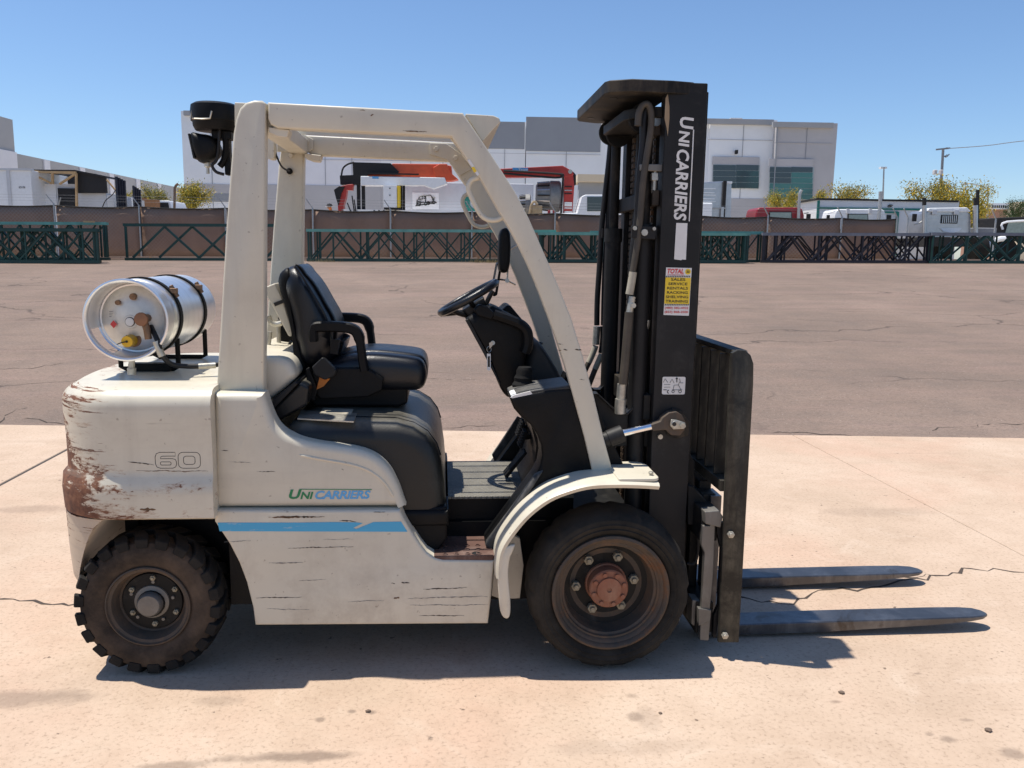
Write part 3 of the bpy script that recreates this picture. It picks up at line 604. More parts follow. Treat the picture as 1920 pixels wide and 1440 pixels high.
# gas fittings behind the seat
build(MB().prism(PP([(519, 575), (545, 590), (556, 640), (524, 642)], .75), .75, .85), 'gas_regulator', 'dark_plastic', FK, bevel=.006)
build(MB().tube(spline([U3(a, b, .62) for a, b in ((503, 592), (508, 604), (518, 608), (528, 606))], 4), .011, 8), 'gas_fitting', 'zinc', FK)
build(MB().tube(spline([U3(a, b, .6) for a, b in ((506, 622), (504, 640), (500, 660), (496, 672))], 4), .010, 8), 'gas_hose', 'zinc', FK)
build(MB().tube(spline([U3(a, b, .66) for a, b in ((546, 640), (534, 656), (518, 662), (498, 664))], 4), .006, 8), 'gas_hose', 'hose_rubber', FK)
build(MB().tube(spline([U3(a, b, .70) for a, b in ((522, 600), (523, 650), (524, 668))], 4), .009, 8), 'gas_fitting', 'zinc', FK)
# ---- floor, step
zf = .60
pf = [G(a, b, zf) for a, b in ((838, 931), (962, 933))]
fx0, fx1 = pf[0].x-.02, pf[1].x+.25
build(MB().box(fx0, fx1, pf[0].y, 2*YM-pf[0].y, zf-.012, zf), 'floor_plate', 'tread_plate', FK, bevel=.003)
build(MB().box(fx0-.02, fx1, pf[0].y+.012, 2*YM-pf[0].y-.012, .20, zf-.014), 'floor_riser', 'dark_plastic', FK)
zs = U(870, 1046, .07)[1]
def step_plate():
    m = MB().box(U(806, 1046, .07)[0], U(928, 1046, .07)[0], .072, pf[0].y+.01, zs-.006, zs+.004).box(U(815, 1046, .07)[0], U(925, 1046, .07)[0], .070, .078, zs-.02, zs+.008); return m
both(step_plate, 'step', 'rusty_step', bevel=.002)
for i in range(5):
    for j in range(3):
        if (i, j) in ((4, 0),): continue
        build(MB().lathe([(.011, 0), (.010, .004), (.007, .0045), (.007, .001), (0, .001)], (U(835, 1046, .07)[0]+i*.042, .10+j*.045, zs+.003), 'Z', 12), 'step_stud', 'rusty_step', FK)
build(MB().lathe([(.017, 0), (.017, .0015), (0, .0015)], (U(893, 1040, .1)[0], .105, zs+.0035), 'Z', 16), 'step_hole', 'black_ink', FK)
# ---- front cowl
cw = PP([(956, 745), (964, 767), (977, 782), (995, 797), (1007, 815), (1015, 835), (1017, 855), (1013, 875), (1005, 892), (975, 932), (912, 1017), (910, 1023), (921, 1034), (930, 1031), (960, 990), (1000, 945), (1034, 922), (1070, 908), (1116, 903), (1150, 905), (1110, 790), (1074, 727), (1030, 730), (1000, 736)], .175)
both(lambda: MB().pillow(cw, .175, .30, .014, 3, far=False), 'front_cowl', 'dark_plastic', sharp=40)
lg = PP([(1003, 890), (1018, 882), (985, 935), (945, 998), (936, 1022), (922, 1033), (910, 1022), (912, 1014), (960, 950)], .165)
worn_metal('scuffed_plastic', (.035, .035, .034), (.17, .16, .15), .50, .55, metal=0, sc_=10)
both(lambda: MB().pillow(lg, .150, .19, .012, 3), 'cowl_leg', 'scuffed_plastic', sharp=50)
# inner cowl wall facing the driver, dash tray and post foot
wl = PP([(975, 745), (1000, 800), (1012, 850), (1008, 890), (985, 930), (1060, 930), (1090, 900), (1060, 740)], .30)
build(MB().prism(wl, .42, .90), 'bulkhead', 'dark_plastic', FK, bevel=.01)
def post_foot(): return MB().prism(PP([(1110, 745), (1122, 770), (1181, 897), (1160, 906), (1118, 902), (1085, 800)], .22), .22, .32)
both(post_foot, 'post_foot', 'dark_plastic', bevel=.005)
tz = U(1000, 738, .18)[1]
tray = build(MB().prism(PP([(957, 745), (975, 737), (1003, 731), (1070, 722), (1076, 733), (1000, 741), (962, 752)], .18), .18, .40), 'dash_tray', 'tray_dusty', FK, bevel=.008)
cp = G(1030, 726, tz+.012); build(MB().lathe([(.045, 0), (.043, .004), (.038, .003), (.036, -.01), (0, -.012)], (cp.x+.02, .29, U(1034, 727, .29)[1]+.004), 'Z', 24), 'cup_holder', 'black_ink', tray)
build(MB().prism(PP([(957, 745), (962, 741), (994, 733), (998, 738), (966, 748)], .185), .178, .30), 'tray_label', 'white_label', tray)
# ---- steering column and dash
ca = PP(sp2([(873, 598), (884, 590), (905, 578), (925, 574), (946, 584), (968, 596), (985, 608), (994, 622), (994, 640), (986, 668), (982, 700), (975, 730), (958, 746), (948, 742), (938, 728), (928, 700), (912, 664), (892, 630), (878, 608)], 2), .50)
build(MB().soft(ca, .49, .72, .03, 4), 'steering_column', 'dark_plastic', FK, sharp=50)
ce = PP([(872, 600), (878, 598), (912, 660), (940, 722), (934, 716), (905, 660)], .49)
build(MB().prism(ce, .485, .50), 'column_trim', 'grey_plastic', FK, bevel=.003)
cb = PP(sp2([(985, 660), (992, 640), (1004, 636), (1018, 650), (1036, 678), (1052, 706), (1062, 726), (1040, 740), (985, 740), (975, 700)], 3), .62)
dash = build(MB().soft(cb, .58, .98, .05, 5), 'dash', 'tray_dusty', FK, sharp=55)
build(MB().lathe([(.042, 0), (.042, .006), (.036, .006), (.034, -.03), (0, -.03)], U3(1000, 643, .66)-Vector((0, 0, .004)), 'Z', 24), 'cup_holder', 'black_ink', dash)
cc = PP([(930, 590), (936, 584), (951, 571), (957, 573), (978, 598), (980, 612), (960, 612), (936, 600)], .66)
inst = build(MB().prism(cc, .64, .84), 'instrument_pod', 'dark_plastic', FK, bevel=.008)
cg = PP([(942, 592), (955, 605), (955, 612), (940, 600)], .64)
# lever bank / column arm (rounded loop in front)
build(MB().tube(spline([U3(a, b, .47) for a, b in ((926, 590), (950, 598), (975, 608), (988, 622), (990, 645), (985, 662))], 5), .022, 8), 'lever_guard', 'dark_plastic', FK)
build(MB().prism(PP([(888, 580), (898, 570), (915, 575), (930, 590), (922, 600), (895, 592)], .46), .455, .50), 'lever_box', 'dark_plastic', FK, bevel=.008)
build(MB().pillow(PP([(868, 580), (895, 562), (906, 556), (910, 566), (897, 580), (880, 594)], .56), .53, .67, .01, 3), 'wheel_hub_cover', 'grey_plastic', FK)
build(MB().tube(spline([U3(a, b, .60) for a, b in ((905, 585), (916, 560), (924, 545))], 4), .010, 8), 'lever', 'hose_rubber', FK)
build(MB().tube(spline([U3(a, b, .56) for a, b in ((840, 578), (862, 588), (880, 592))], 4), .011, 8), 'wheel_spoke', 'dark_plastic', FK)
# steering wheel
wc = U3(878, 558, .60); e1 = (U3(930, 528, .60)-U3(826, 586, .60)); rad = e1.length/2*1.08; e1.normalize(); e2 = Vector((0, 1, 0)); nr = e1.cross(e2).normalized()
M = Matrix(((e1.x, e2.x, nr.x, wc.x), (e1.y, e2.y, nr.y, wc.y), (e1.z, e2.z, nr.z, wc.z), (0, 0, 0, 1)))
def torus(R0, r, n=40, k=10):
    m = MB(); rings = [[(cos(a*2*pi/n)*(R0+r*cos(b*2*pi/k)), sin(a*2*pi/n)*(R0+r*cos(b*2*pi/k)), r*sin(b*2*pi/k)) for b in range(k)] for a in range(n)]
    m.loft(rings+[rings[0]], False, False); return m
sw_ = build(torus(rad-.013, .0155).move(M), 'steering_wheel', 'black_vinyl', FK)
m = MB()
for a in (pi*.5, pi*1.5, pi): m.tube([(0, 0, -.05), (.3*rad*cos(a), .3*rad*sin(a), -.045), (.95*rad*cos(a), .95*rad*sin(a), -.004)], .011, 8)
m.lathe([(.0, -.065), (.05, -.062), (.055, -.05), (.045, -.03), (0, -.028)], (0, 0, 0), 'Z', 24); build(m.move(M), 'spokes', 'dark_plastic', sw_)
# ignition key plate and hour meter
build(MB().cyl(U3(924, 643, .49), U3(924, 643, .478), .009, 14), 'ignition_lock', 'zinc', FK)
# lever gaiter on the dash tray
gz = []
for k in range(9):
    t = k/8; c = U3(978+t*6, 740-t*52, .36); r = (.052-.022*t)*(1.0 if k % 2 else .86); gz.append((r, c))
build(MB().loft([[c+Vector((r*cos(a*2*pi/16), r*sin(a*2*pi/16), 0)) for a in range(16)] for r, c in gz]), 'lever_gaiter', 'rubber', FK)
# pedals
def pedal(pts, y0, y1, name):
    pr = PP(pts, y0); o = build(MB().prism(pr, y0, y1), name, 'rubber', FK, bevel=.004); return o
ac = pedal([(945, 893), (984, 848), (989, 850), (951, 898)], .52, .60, 'accelerator_pedal')
build(MB().box(U(945, 893, .52)[0]-.002, U(989, 850, .52)[0], .518, .523, 0, 0.001), 'pedal_edge', 'zinc', ac) if False else None
def pad(px, py, w, h, y0, y1):
    a = U3(px, py, y0); d = Vector((.35, 0, 1)).normalized(); n_ = Vector((-1, 0, .35)).normalized(); m = MB()
    m.beam(a-d*h/2, a+d*h/2, y1-y0, .012, n_)
    for k in range(6): c = a-d*h/2+d*h*(k+.5)/6+n_*.008; m.beam(c+Vector((0, -(y1-y0)/2*.9, 0)), c+Vector((0, (y1-y0)/2*.9, 0)), .006, .008, n_)
    return m
for (px, py, yy) in ((976, 803, .80), (980, 821, .66)):
    p = build(pad(px, py, .1, .075, yy, yy+.09), 'brake_pedal', 'rubber', FK)
    a = U3(px, py, yy); build(MB().beam(a, a+Vector((.10, 0, .02)), .012, .02), 'pedal_arm', 'dark_plastic', p)
# ---- mirrors on the far front post
mp = PP(sp2([(936, 440), (941, 430), (950, 428), (956, 440), (957, 470), (955, 498), (950, 510), (940, 511), (935, 502), (934, 470)], 3), .80)
mir = build(MB().soft(mp, .77, .87, .018, 4), 'cab_mirror', 'dark_plastic', FK)
build(MB().tube([U3(955, 468, .80), U3(972, 458, .80), U3(978, 462, .86)], .006, 8), 'mirror_arm', 'zinc', mir)
build(MB().tube([U3(952, 505, .80), U3(951, 526, .80), U3(966, 534, .86)], .004, 8), 'mirror_arm', 'zinc', mir)
build(MB().cyl(U3(951, 526, .81), U3(951, 526, .79), .010, 10), 'mirror_joint', 'zinc', mir)
mm = PP([(921, 552), (932, 494), (937, 491), (941, 497), (932, 553), (926, 556)], .86)
m2 = build(MB().prism(mm, .84, .96), 'side_mirror', 'dark_plastic', FK, bevel=.004)
g_ = PP([(923.5, 545), (932.5, 497), (937, 495), (928, 548)], .84); build(MB().prism(g_, .832, .8395), 'mirror_face', 'mirror_glass', m2)
build(MB().tube([U3(938, 524, .86), U3(951, 526, .82)], .004, 8), 'mirror_arm', 'zinc', m2)
# ---- front fenders
fo = sp2([(936, 1085), (936, 1060), (942, 1030), (962, 998), (992, 964), (1030, 936), (1070, 920), (1110, 911), (1160, 909), (1205, 910), (1236, 912)], 4)
def fender():
    m = MB(); inner = [U(a, b, .004) for a, b in fo]; R = []
    for i, (x, z) in enumerate(inner):
        x0, z0 = inner[max(i-1, 0)]; x1, z1 = inner[min(i+1, len(inner)-1)]; l = math.hypot(x1-x0, z1-z0) or 1; nx, nz = -(z1-z0)/l, (x1-x0)/l
        t = .008; lipn = .010
        R.append([(x-nx*.012, .004, z-nz*.012), (x+nx*lipn*.2, -.004, z+nz*lipn*.2), (x+nx*lipn, .008, z+nz*lipn), (x+nx*(lipn+.004), .05, z+nz*(lipn+.004)), (x+nx*(lipn+.004), .21, z+nz*(lipn+.004)), (x+nx*.002, .21, z+nz*.002), (x+nx*.0, .012, z+nz*.0), (x-nx*.010, .010, z-nz*.010)])
    return m.loft(R)
both(fender, 'front_fender', 'cream_paint', sharp=50)
fl = PP(sp2([(934, 1050), (933, 1080), (935, 1115), (938, 1146), (945, 1159), (953, 1160), (957, 1150), (957, 1125), (954, 1095), (953, 1070), (957, 1045), (966, 1022), (948, 1026)], 2), .002)
both(lambda: MB().pillow(fl, .002, .03, .006, 2), 'fender_flap', 'cream_paint', sharp=50)
fn = [(1030, 905), (1225, 897), (1238, 903)]
def fender_cap():  # cap shaped to its sunlit part only, the shaded rear left out
    x0 = U(1160, 908, .01)[0]; x1 = U(1238, 908, .01)[0]; z = U(1170, 906, .01)[1]
    return MB().prism_z(rrect(x0, x1, .012, .27, [.01, .03, .06, .01], 4), z+.004, z+.016)
both(fender_cap, 'fender_cap', 'cream_paint', bevel=.003)
p_ = U3(1220, 900, .06); bolt((p_.x, .06, U(1200, 903, .03)[1]+.02), .010, .010, 'zinc', axis=(0, 0, 1))
def fender_liner():
    return MB().prism(PP([(934, 1090), (942, 1035), (962, 1003), (975, 1010), (982, 1060), (975, 1122), (940, 1124), (921, 1117), (927, 1053)], .21), .21, .235)
both(fender_liner, 'fender_liner', 'cream_paint', bevel=.003)

# ---- scrapes in the paint at the places the photograph shows them
simple('scrape_dark', (.06, .042, .030), .8, var=.4, scale=40); simple('scrape_brown', (.15, .085, .045), .85, var=.4, scale=40); simple('scrape_grey', (.24, .22, .19), .7, var=.3, scale=30)
def scrape(x0, y0, x1, y1, w, Y, mat, seed=0, jag=.6):
    rnd = random.Random(seed+int(x0*7+y0)); n = max(5, int(abs(x1-x0)/3.5)); L = []; R = []; c = 0.0
    for i in range(n+1):
        t = i/n; c = c*.7+rnd.uniform(-jag, jag); px = x0+(x1-x0)*t; py = y0+(y1-y0)*t+c; ww = w*sin(pi*min(max(t, .04), .96))**.6*rnd.uniform(.25, 1.3)
        a = U(px, py-ww/2, Y); b = U(px+.6, py+ww/2, Y); L.append((a[0], Y, a[1])); R.append((b[0], Y, b[1]))
    build(MB().loft([L, R], False, False, close=False), 'scrape', mat, FK, smooth=False)
yu, ylw, yc_w = .0844, .0644, .0352
for a in ((430, 866, 470, 868, 1.5, yu, 'scrape_grey'), (481, 884, 516, 885, 1.6, yu, 'scrape_dark'), (415, 845, 428, 846, 1.5, yu, 'scrape_dark'), (640, 880, 644, 881, 1.6, yu, 'scrape_dark'),
          (503, 970, 608, 968.5, 4.0, ylw, 'scrape_brown'), (530, 969.5, 600, 969, 2.0, ylw, 'scrape_dark'), (636, 976, 668, 978, 2.2, ylw, 'scrape_dark'), (700, 960, 722, 959, 2.0, ylw, 'scrape_dark'), (540, 1028, 662, 1024.5, 1.8, ylw, 'scrape_dark'), (504, 1055, 568, 1055.5, 2.6, ylw, 'scrape_grey'), (480, 1121, 566, 1120, 1.8, ylw, 'scrape_dark'), (605, 1011.5, 662, 1011, 1.2, ylw, 'scrape_grey'),
          (793, 1105, 876, 1102, 2.0, ylw, 'scrape_dark'), (765, 1122, 914, 1118, 2.2, ylw, 'scrape_grey'), (768, 1134.5, 916, 1134, 1.6, ylw, 'scrape_grey'), (785, 1154.5, 870, 1154, 1.6, ylw, 'scrape_dark'), (752, 1093, 768, 1092.5, 4.0, ylw, 'scrape_dark'), (733, 1093.5, 740, 1094, 2.5, ylw, 'scrape_dark'), (738, 1122, 749, 1121, 4.0, ylw, 'scrape_brown'), (560, 1089, 610, 1087, 1.4, ylw, 'scrape_grey'), (420, 1016, 470, 1014, 1.4, ylw, 'scrape_grey'), (500, 1142, 580, 1143, 1.4, ylw, 'scrape_grey'), (650, 1128, 720, 1126, 1.2, ylw, 'scrape_grey'),
          (245, 798, 276, 801, 3.0, yc_w, 'scrape_dark'), (283, 800, 337, 801, 2.8, yc_w, 'scrape_dark'), (357, 800, 368, 801, 4.0, yc_w, 'scrape_dark'), (264, 823, 298, 821, 1.8, yc_w, 'scrape_dark'), (240, 866, 288, 872, 2.4, yc_w, 'scrape_dark'), (255, 883, 390, 884, 1.8, yc_w, 'scrape_brown'), (245, 926, 380, 927, 1.2, yc_w-.013, 'scrape_grey'), (262, 955, 292, 957, 7.0, yc_w-.0145, 'scrape_brown'), (245, 922, 252, 924, 6.0, yc_w-.0145, 'scrape_brown')):
    scrape(*a)
for a in ((1044, 656, 1052, 657, 2.0), (1056, 655, 1064, 656, 2.5), (1078, 655, 1090, 656, 3.0), (1046, 645, 1056, 647, 1.6), (1086, 712, 1096, 712, 1.5), (1122, 785, 1128, 796, 1.6)): scrape(*a, OY+.0052, 'scrape_dark')
for a in ((675, 206.5, 684, 207, 3.0), (694, 217, 700, 215, 2.5), (755, 245, 800, 247, 2.6)): scrape(*a, OY+.0052, 'scrape_brown')

build(MB().prism(PP([(922, 852), (970, 780), (985, 788), (1000, 830), (995, 872), (930, 872)], .985), .975, .992), 'kick_panel', 'scuffed_plastic', FK, bevel=.004)
# ---- wheels
RF, RR_, CF, CB = .312, .268, (1.7, 0.0, .312), (0.0, .063, .268)
def front_tyre():
    prof = [(.222, .020), (.232, .010), (.244, .004), (.248, .0005), (.252, .004), (.262, .001), (.266, -.001), (.270, .002), (.284, .004), (.296, .016), (.304, .032), (.309, .055), (.311, .08), (.311, .13), (.309, .155), (.304, .18), (.29, .20), (.25, .21), (.222, .20)]
    m = MB(); n = 96; R = []
    for j, (r, t) in enumerate(prof):
        ring = []
        for k in range(n):
            rr = r
            if r > .287: rr = r-(.007 if (k % 6) in (0,) else 0.0)*(1 if j != 12 and j != 13 else 0)+.0015*sin(k*1.7)
            a = k*2*pi/n; ring.append((CF[0]+rr*cos(a), CF[1]+t, CF[2]+rr*sin(a)))
        R.append(ring)
    return m.loft(R, False, False)
def front_rim():
    return MB().lathe([(.224, .024), (.223, .004), (.214, .000), (.206, .006), (.203, .016), (.195, .020), (.190, .030), (.183, .030), (.180, .040), (.172, .045), (.168, .085), (.160, .105), (.100, .112), (.02, .112)], CF, 'Y', 64, cap=False)
def front_hub():
    m = MB().lathe([(.082, .111), (.080, .100), (.075, .098), (.075, .05), (.070, .045), (.048, .044), (.046, .036), (.010, .034), (.008, .040), (0, .040)], CF, 'Y', 40, cap=False)
    for k in range(8):
        a = k*pi/4+.3; c = Vector((CF[0]+.060*cos(a), .045, CF[2]+.060*sin(a))); m.cyl(c, c+Vector((0, -.010, 0)), .0085, 8)
    return m
def lug_nut(c, r, d, st):
    c = Vector(c); return MB().cyl(c, c+Vector((0, -d, 0)), r, 6).cyl(c+Vector((0, -d, 0)), c+Vector((0, -d-st, 0)), r*.5, 10)
def rear_tyre():
    prof = [(.150, .016), (.165, .006), (.195, .000), (.215, .002), (.228, .008), (.240, .014), (.246, .03), (.247, .09), (.246, .15), (.24, .166), (.20, .18), (.15, .165)]
    return MB().lathe(prof, CB, 'Y', 72, cap=False)
def rear_lugs():
    m = MB(); n = 22
    for k in range(n):
        a0 = k*2*pi/n+.08; da = 2*pi/n*.66
        for side in (0, 1):
            off = 0 if side == 0 else pi/n
            R = []
            for (t, sk, w) in (((.002, 0, 1.0), (.03, .02, 1.0), (.092, .16, .9)) if side == 0 else ((.178, 0, 1.0), (.15, .02, 1.0), (.088, .16, .9))):
                ring = []
                for (aa, rr) in ((0, .222 if t in (.002, .178) else .238), (0, .258 if t in (.002, .178) else .268), (da*w, .258 if t in (.002, .178) else .268), (da*w, .222 if t in (.002, .178) else .238)):
                    a = a0+off+sk+aa; ring.append((CB[0]+rr*cos(a), CB[1]+t, CB[2]+rr*sin(a)))
                R.append(ring)
            m.loft(R)
    return m
def rear_rim():
    return MB().lathe([(.153, .020), (.151, .006), (.146, .004), (.142, .012), (.132, .016), (.126, .03), (.118, .060), (.108, .066), (.104, .058), (.070, .056), (.066, .062), (.02, .062)], CB, 'Y', 56, cap=False)
def rear_hub(): return MB().lathe([(.066, .064), (.062, .05), (.046, .046), (.044, .020), (.038, .012), (0, .010)], CB, 'Y', 36, cap=False)
for far in (False, True):
    f = (lambda m: m.mirror()) if far else (lambda m: m)
    w = build(f(front_tyre()), 'front_wheel', 'tyre_front', FK, sharp=28, label='worn smooth front drive tyre with rusty rim')
    build(f(front_rim()), 'rim', 'rusty_rim', w); build(f(MB().lathe([(.161, .103), (.13, .1095), (.0, .1095)], CF, 'Y', 48, cap=False)), 'wheel_disc', 'wheel_black', w); build(f(front_hub()), 'hub', 'hub_rust', w)
    for k in range(6):
        a = k*pi/3+.10; build(f(lug_nut((CF[0]-.006+.113*cos(a), .1095, CF[2]+.006+.113*sin(a)), .0195, .022, .010)), 'lug_nut', 'nut_dull', w, bevel=.002, seg=1)
    w = build(f(rear_tyre()), 'rear_wheel', 'tyre_rear', FK, sharp=35, label='dusty rear steer tyre with chunky tread lugs')
    build(f(rear_lugs()), 'tread', 'tyre_tread', w, bevel=.004, seg=1); build(f(rear_rim()), 'rim', 'rusty_rim', w); build(f(MB().lathe([(.112, .0655), (.107, .057), (.071, .055), (.0, .058)], CB, 'Y', 48, cap=False)), 'wheel_disc', 'wheel_black', w); build(f(rear_hub()), 'hub', 'carriage_steel', w)
    for k in range(6):
        a = k*pi/3+.52; build(f(lug_nut((CB[0]+.008+.089*cos(a), CB[1]+.058, CB[2]+.004+.089*sin(a)), .011, .012, .006)), 'lug_nut', 'nut_dull', w, bevel=.0015, seg=1)
    for k in range(5):
        a = k*2*pi/5+.2; c = Vector((CB[0]+.078*cos(a), CB[1]+.06, CB[2]+.078*sin(a))); build(f(MB().cyl(c, c+Vector((0, -.012, 0)), .006, 8)), 'stud', 'carriage_steel', w)
# ---- mast
MY = .24; XM0 = U(1232, 592, MY)[0]; XM1 = 2.047; ZT = U(1328, 156, MY)[1]; ZB = .10
def rail(x0, x1, y0, y1, z0, z1, t=.018, tf=.022, inward=1):
    # a C channel: web on the outside, flanges reaching inward
    return MB().prism_z([(x0, y0), (x1, y0), (x1, y1), (x1-tf, y1), (x1-tf, y0+t), (x0+tf, y0+t), (x0+tf, y1), (x0, y1)], z0, z1)
both(lambda: rail(XM0, XM1, MY, MY+.075, ZB, ZT), 'mast_outer_rail', 'mast_paint', bevel=.004)
both(lambda: rail(XM0+.024, XM1+.022, MY+.055, MY+.12, ZB+.06, ZT-.02), 'mast_middle_rail', 'mast_dirty', bevel=.003)
both(lambda: rail(XM0+.045, XM1+.035, MY+.105, MY+.165, ZB+.10, ZT-.05), 'mast_inner_rail', 'mast_dirty', bevel=.003)
# rust streaked edge strip at the rail top
worn_metal('tan_streak', (.30, .22, .14), (.42, .34, .24), .5, .8, metal=0)
build(MB().prism(PP([(1248, 184), (1252, 176), (1255, 200), (1255, 222), (1252, 255), (1250, 240), (1246, 222)], MY-.002), MY-.0035, MY-.0005), 'rust_streak', 'tan_streak', FK)
# top crosshead plate
xa = U(1138, 156, MY)[0]; zt1 = U(1200, 150, MY)[1]; zt0 = zt1-.046
tp = [(xa, MY+.05), (xa+.012, MY+.02), (xa+.09, MY-.02), (XM0+.02, MY-.014), (XM1-.05, MY+.004), (XM1-.05, MY+.05), (XM0+.03, MY+.08), (XM0+.03, 2*YM-MY-.08), (XM1-.05, 2*YM-MY-.05), (XM1-.05, 2*YM-MY-.004), (XM0+.02, 2*YM-MY+.014), (xa+.09, 2*YM-MY+.02), (xa+.012, 2*YM-MY-.02), (xa, 2*YM-MY-.05)]
build(MB().prism_z(tp, zt0, zt1), 'mast_top_plate', 'mast_dirty', FK, bevel=.005)
p2_ = [(xa+.10, MY+.16), (xa+.13, MY+.10), (xa+.2, MY+.06), (XM0+.05, MY+.05), (XM0+.05, 2*YM-MY-.05), (xa+.2, 2*YM-MY-.06), (xa+.13, 2*YM-MY-.1), (xa+.10, 2*YM-MY-.16)]
build(MB().prism_z(p2_, zt0-.075, zt0-.035), 'mast_lower_plate', 'mast_dirty', FK, bevel=.005)
for yy in (MY+.12, 2*YM-MY-.12):
    build(MB().lathe([(.016, 0), (.016, .002), (0, .002)], (xa+.05, yy, zt0-.0015), 'Z', 16), 'plate_hole', 'black_ink', FK)
build(MB().prism(PP([(1101, 186), (1104.5, 182), (1104.5, 192), (1101, 196)], .6), .45, .47), 'plate_sticker', 'white_label', FK) if False else None
# cross members
for z, h in ((1.75, .06), (.92, .10), (.30, .14)):
    build(MB().box(XM0-.03, XM0-.002, MY+.03, 2*YM-MY-.03, z, z+h), 'mast_crossmember', 'mast_dirty', FK, bevel=.004)
# lift cylinders behind the rails with rods and heads
def lift_cyl():
    x = XM0-.048; y = MY+.075; return MB().cyl((x, y, .14), (x, y, 1.62), .036, 20).cyl((x, y, 1.62), (x, y, 1.68), .041, 20)
both(lift_cyl, 'lift_cylinder', 'mast_paint', sharp=30)
def lift_rod(): x = XM0-.048; y = MY+.075; return MB().cyl((x, y, 1.68), (x, y, zt0-.04), .022, 16)
both(lift_rod, 'lift_rod', 'mast_dirty', sharp=30)
# chain sheaves, chains and anchors
def sheave(x, y, z, r, w): return MB().lathe([(r*.35, -w/2), (r*.95, -w/2), (r, -w/2), (r*.86, -w*.2), (r*.86, w*.2), (r, w/2), (r*.35, w/2)], (x, y, z), 'Y', 32)
hx_, hz_ = U(1205, 222, MY+.14)
she = build(sheave(hx_, MY+.14, hz_, .055, .03), 'hose_sheave', 'mast_dirty', FK); build(sheave(hx_, 2*YM-MY-.14, hz_, .055, .03), 'hose_sheave', 'mast_dirty', FK)
build(MB().prism(PP([(1196, 214), (1204, 212), (1203, 220), (1199, 236), (1194, 236)], MY+.11), MY+.10, MY+.12), 'sheave_bracket', 'copper_paint', she)
x2 = XM0-.0; y2 = MY+.17
for yy in (MY+.185, 2*YM-MY-.185):
    link = None
    ch = build(MB().box(XM0+.01, XM0+.03, yy-.016, yy+.016, .5, ZT-.12), 'lift_chain', 'mast_dirty', FK)
    m = MB()
    for k in range(60):
        z = ZT-.14-k*.027; m.box(XM0+.002, XM0+.012, yy-.018, yy-.006, z-.011, z+.008); m.box(XM0+.002, XM0+.012, yy+.006, yy+.018, z-.011, z+.008)
    build(m, 'chain_links', 'rusty_rim', ch, kind='stuff')
cs = build(sheave(XM0-.015, MY+.10, ZT-.13, .05, .04), 'chain_sheave', 'rusty_rim', FK)
build(MB().lathe([(.0, -.03), (.018, -.03), (.018, .03), (0, .03)], (XM0-.015, MY+.10, ZT-.13), 'Y', 16), 'sheave_pin', 'steel', cs)
# chain anchor clamp on the near side
an = build(MB().prism(PP([(1199, 308), (1242, 308), (1240, 322), (1199, 320)], MY+.03), MY+.02, MY+.06), 'chain_anchor', 'carriage_steel', FK, bevel=.003)
build(MB().cyl(U3(1228, 320, MY+.04), U3(1226, 362, MY+.04), .010, 10).prism(PP([(1222, 325), (1233, 325), (1233, 338), (1222, 338)], MY+.03), MY+.025, MY+.055), 'anchor_bolt', 'zinc', an)
cl_ = build(MB().prism(PP([(1185, 423), (1231, 425), (1229, 449), (1184, 446)], MY+.01), MY+.01, MY+.022), 'hose_clamp', 'mast_paint', FK, bevel=.002)
for a, b, r in ((1190, 428, .008), (1226, 429, .007), (1208, 436, .013)):
    p = U3(a, b, MY+.01); build(MB().cyl(p, p+Vector((0, -.008, 0)), r, 8), 'bolt', 'zinc', cl_)
build(MB().cyl((XM0+.06, YM, .25), (XM0+.06, YM, 1.55), .062, 24).cyl((XM0+.06, YM, 1.55), (XM0+.06, YM, ZT-.10), .045, 20), 'free_lift_cylinder', 'mast_dirty', FK, sharp=30)
build(MB().box(XM0+.05, XM1-.01, MY+.20, 2*YM-MY-.20, ZT-.20, ZT-.06), 'chain_crosshead', 'mast_dirty', FK, bevel=.006)
for yy in (.47, .53, .67, .73): build(MB().tube([(XM0+.02, yy, .6), (XM0+.01, yy, 1.4), (XM0+.02, yy, ZT-.12)], .013, 8), 'inner_hose', 'hose_rubber', FK)
# hoses on the near side
def hose(pts, y, r, mat, name='hydraulic_hose', n=5, dy=None):
    P = [U3(a, b, y if dy is None else y+dy[i]) for i, (a, b) in enumerate(pts)]; return build(MB().tube(spline(P, n), r, 10), name, mat, FK)
h1 = hose([(1196, 236), (1198, 212), (1206, 197), (1216, 197), (1221, 215), (1220, 245), (1213, 290), (1206, 340), (1201, 400), (1196, 450), (1188, 500), (1184, 520)], MY+.02, .0125, 'hose_dusty', 'return_hose')
hose([(1212, 204), (1207, 230), (1206, 275), (1200, 330), (1195, 420), (1188, 470), (1183, 560), (1178, 620), (1172, 700), (1168, 745)], MY+.045, .015, 'hose_rubber')
f_ = hose([(1187, 510), (1184, 530), (1180, 552)], MY+.018, .015, 'hose_sleeve', 'hose_coupling')
hose([(1186, 556), (1183, 572), (1180, 588)], MY+.018, .013, 'zinc', 'hose_coupling')
hose([(1180, 585), (1177, 620), (1172, 680), (1168, 720)], MY+.018, .017, 'hose_dusty')
hose([(1166, 720), (1165, 735), (1164, 748)], MY+.03, .018, 'zinc', 'hose_coupling')
hose([(1164, 748), (1163, 762), (1163, 775)], MY+.03, .022, 'zinc', 'hose_nut', 3)
hose([(1212, 600), (1212, 630), (1208, 690), (1207, 750)], MY+.06, .007, 'hose_dusty', 'bleed_hose')
hose([(1214, 600), (1213, 608), (1211, 616)], MY+.06, .011, 'zinc', 'hose_coupling', 3)
p = U3(1188, 573, MY); build(MB().cyl(p, p+Vector((0, .03, 0)), .010, 10), 'hose_bolt', 'zinc', FK)
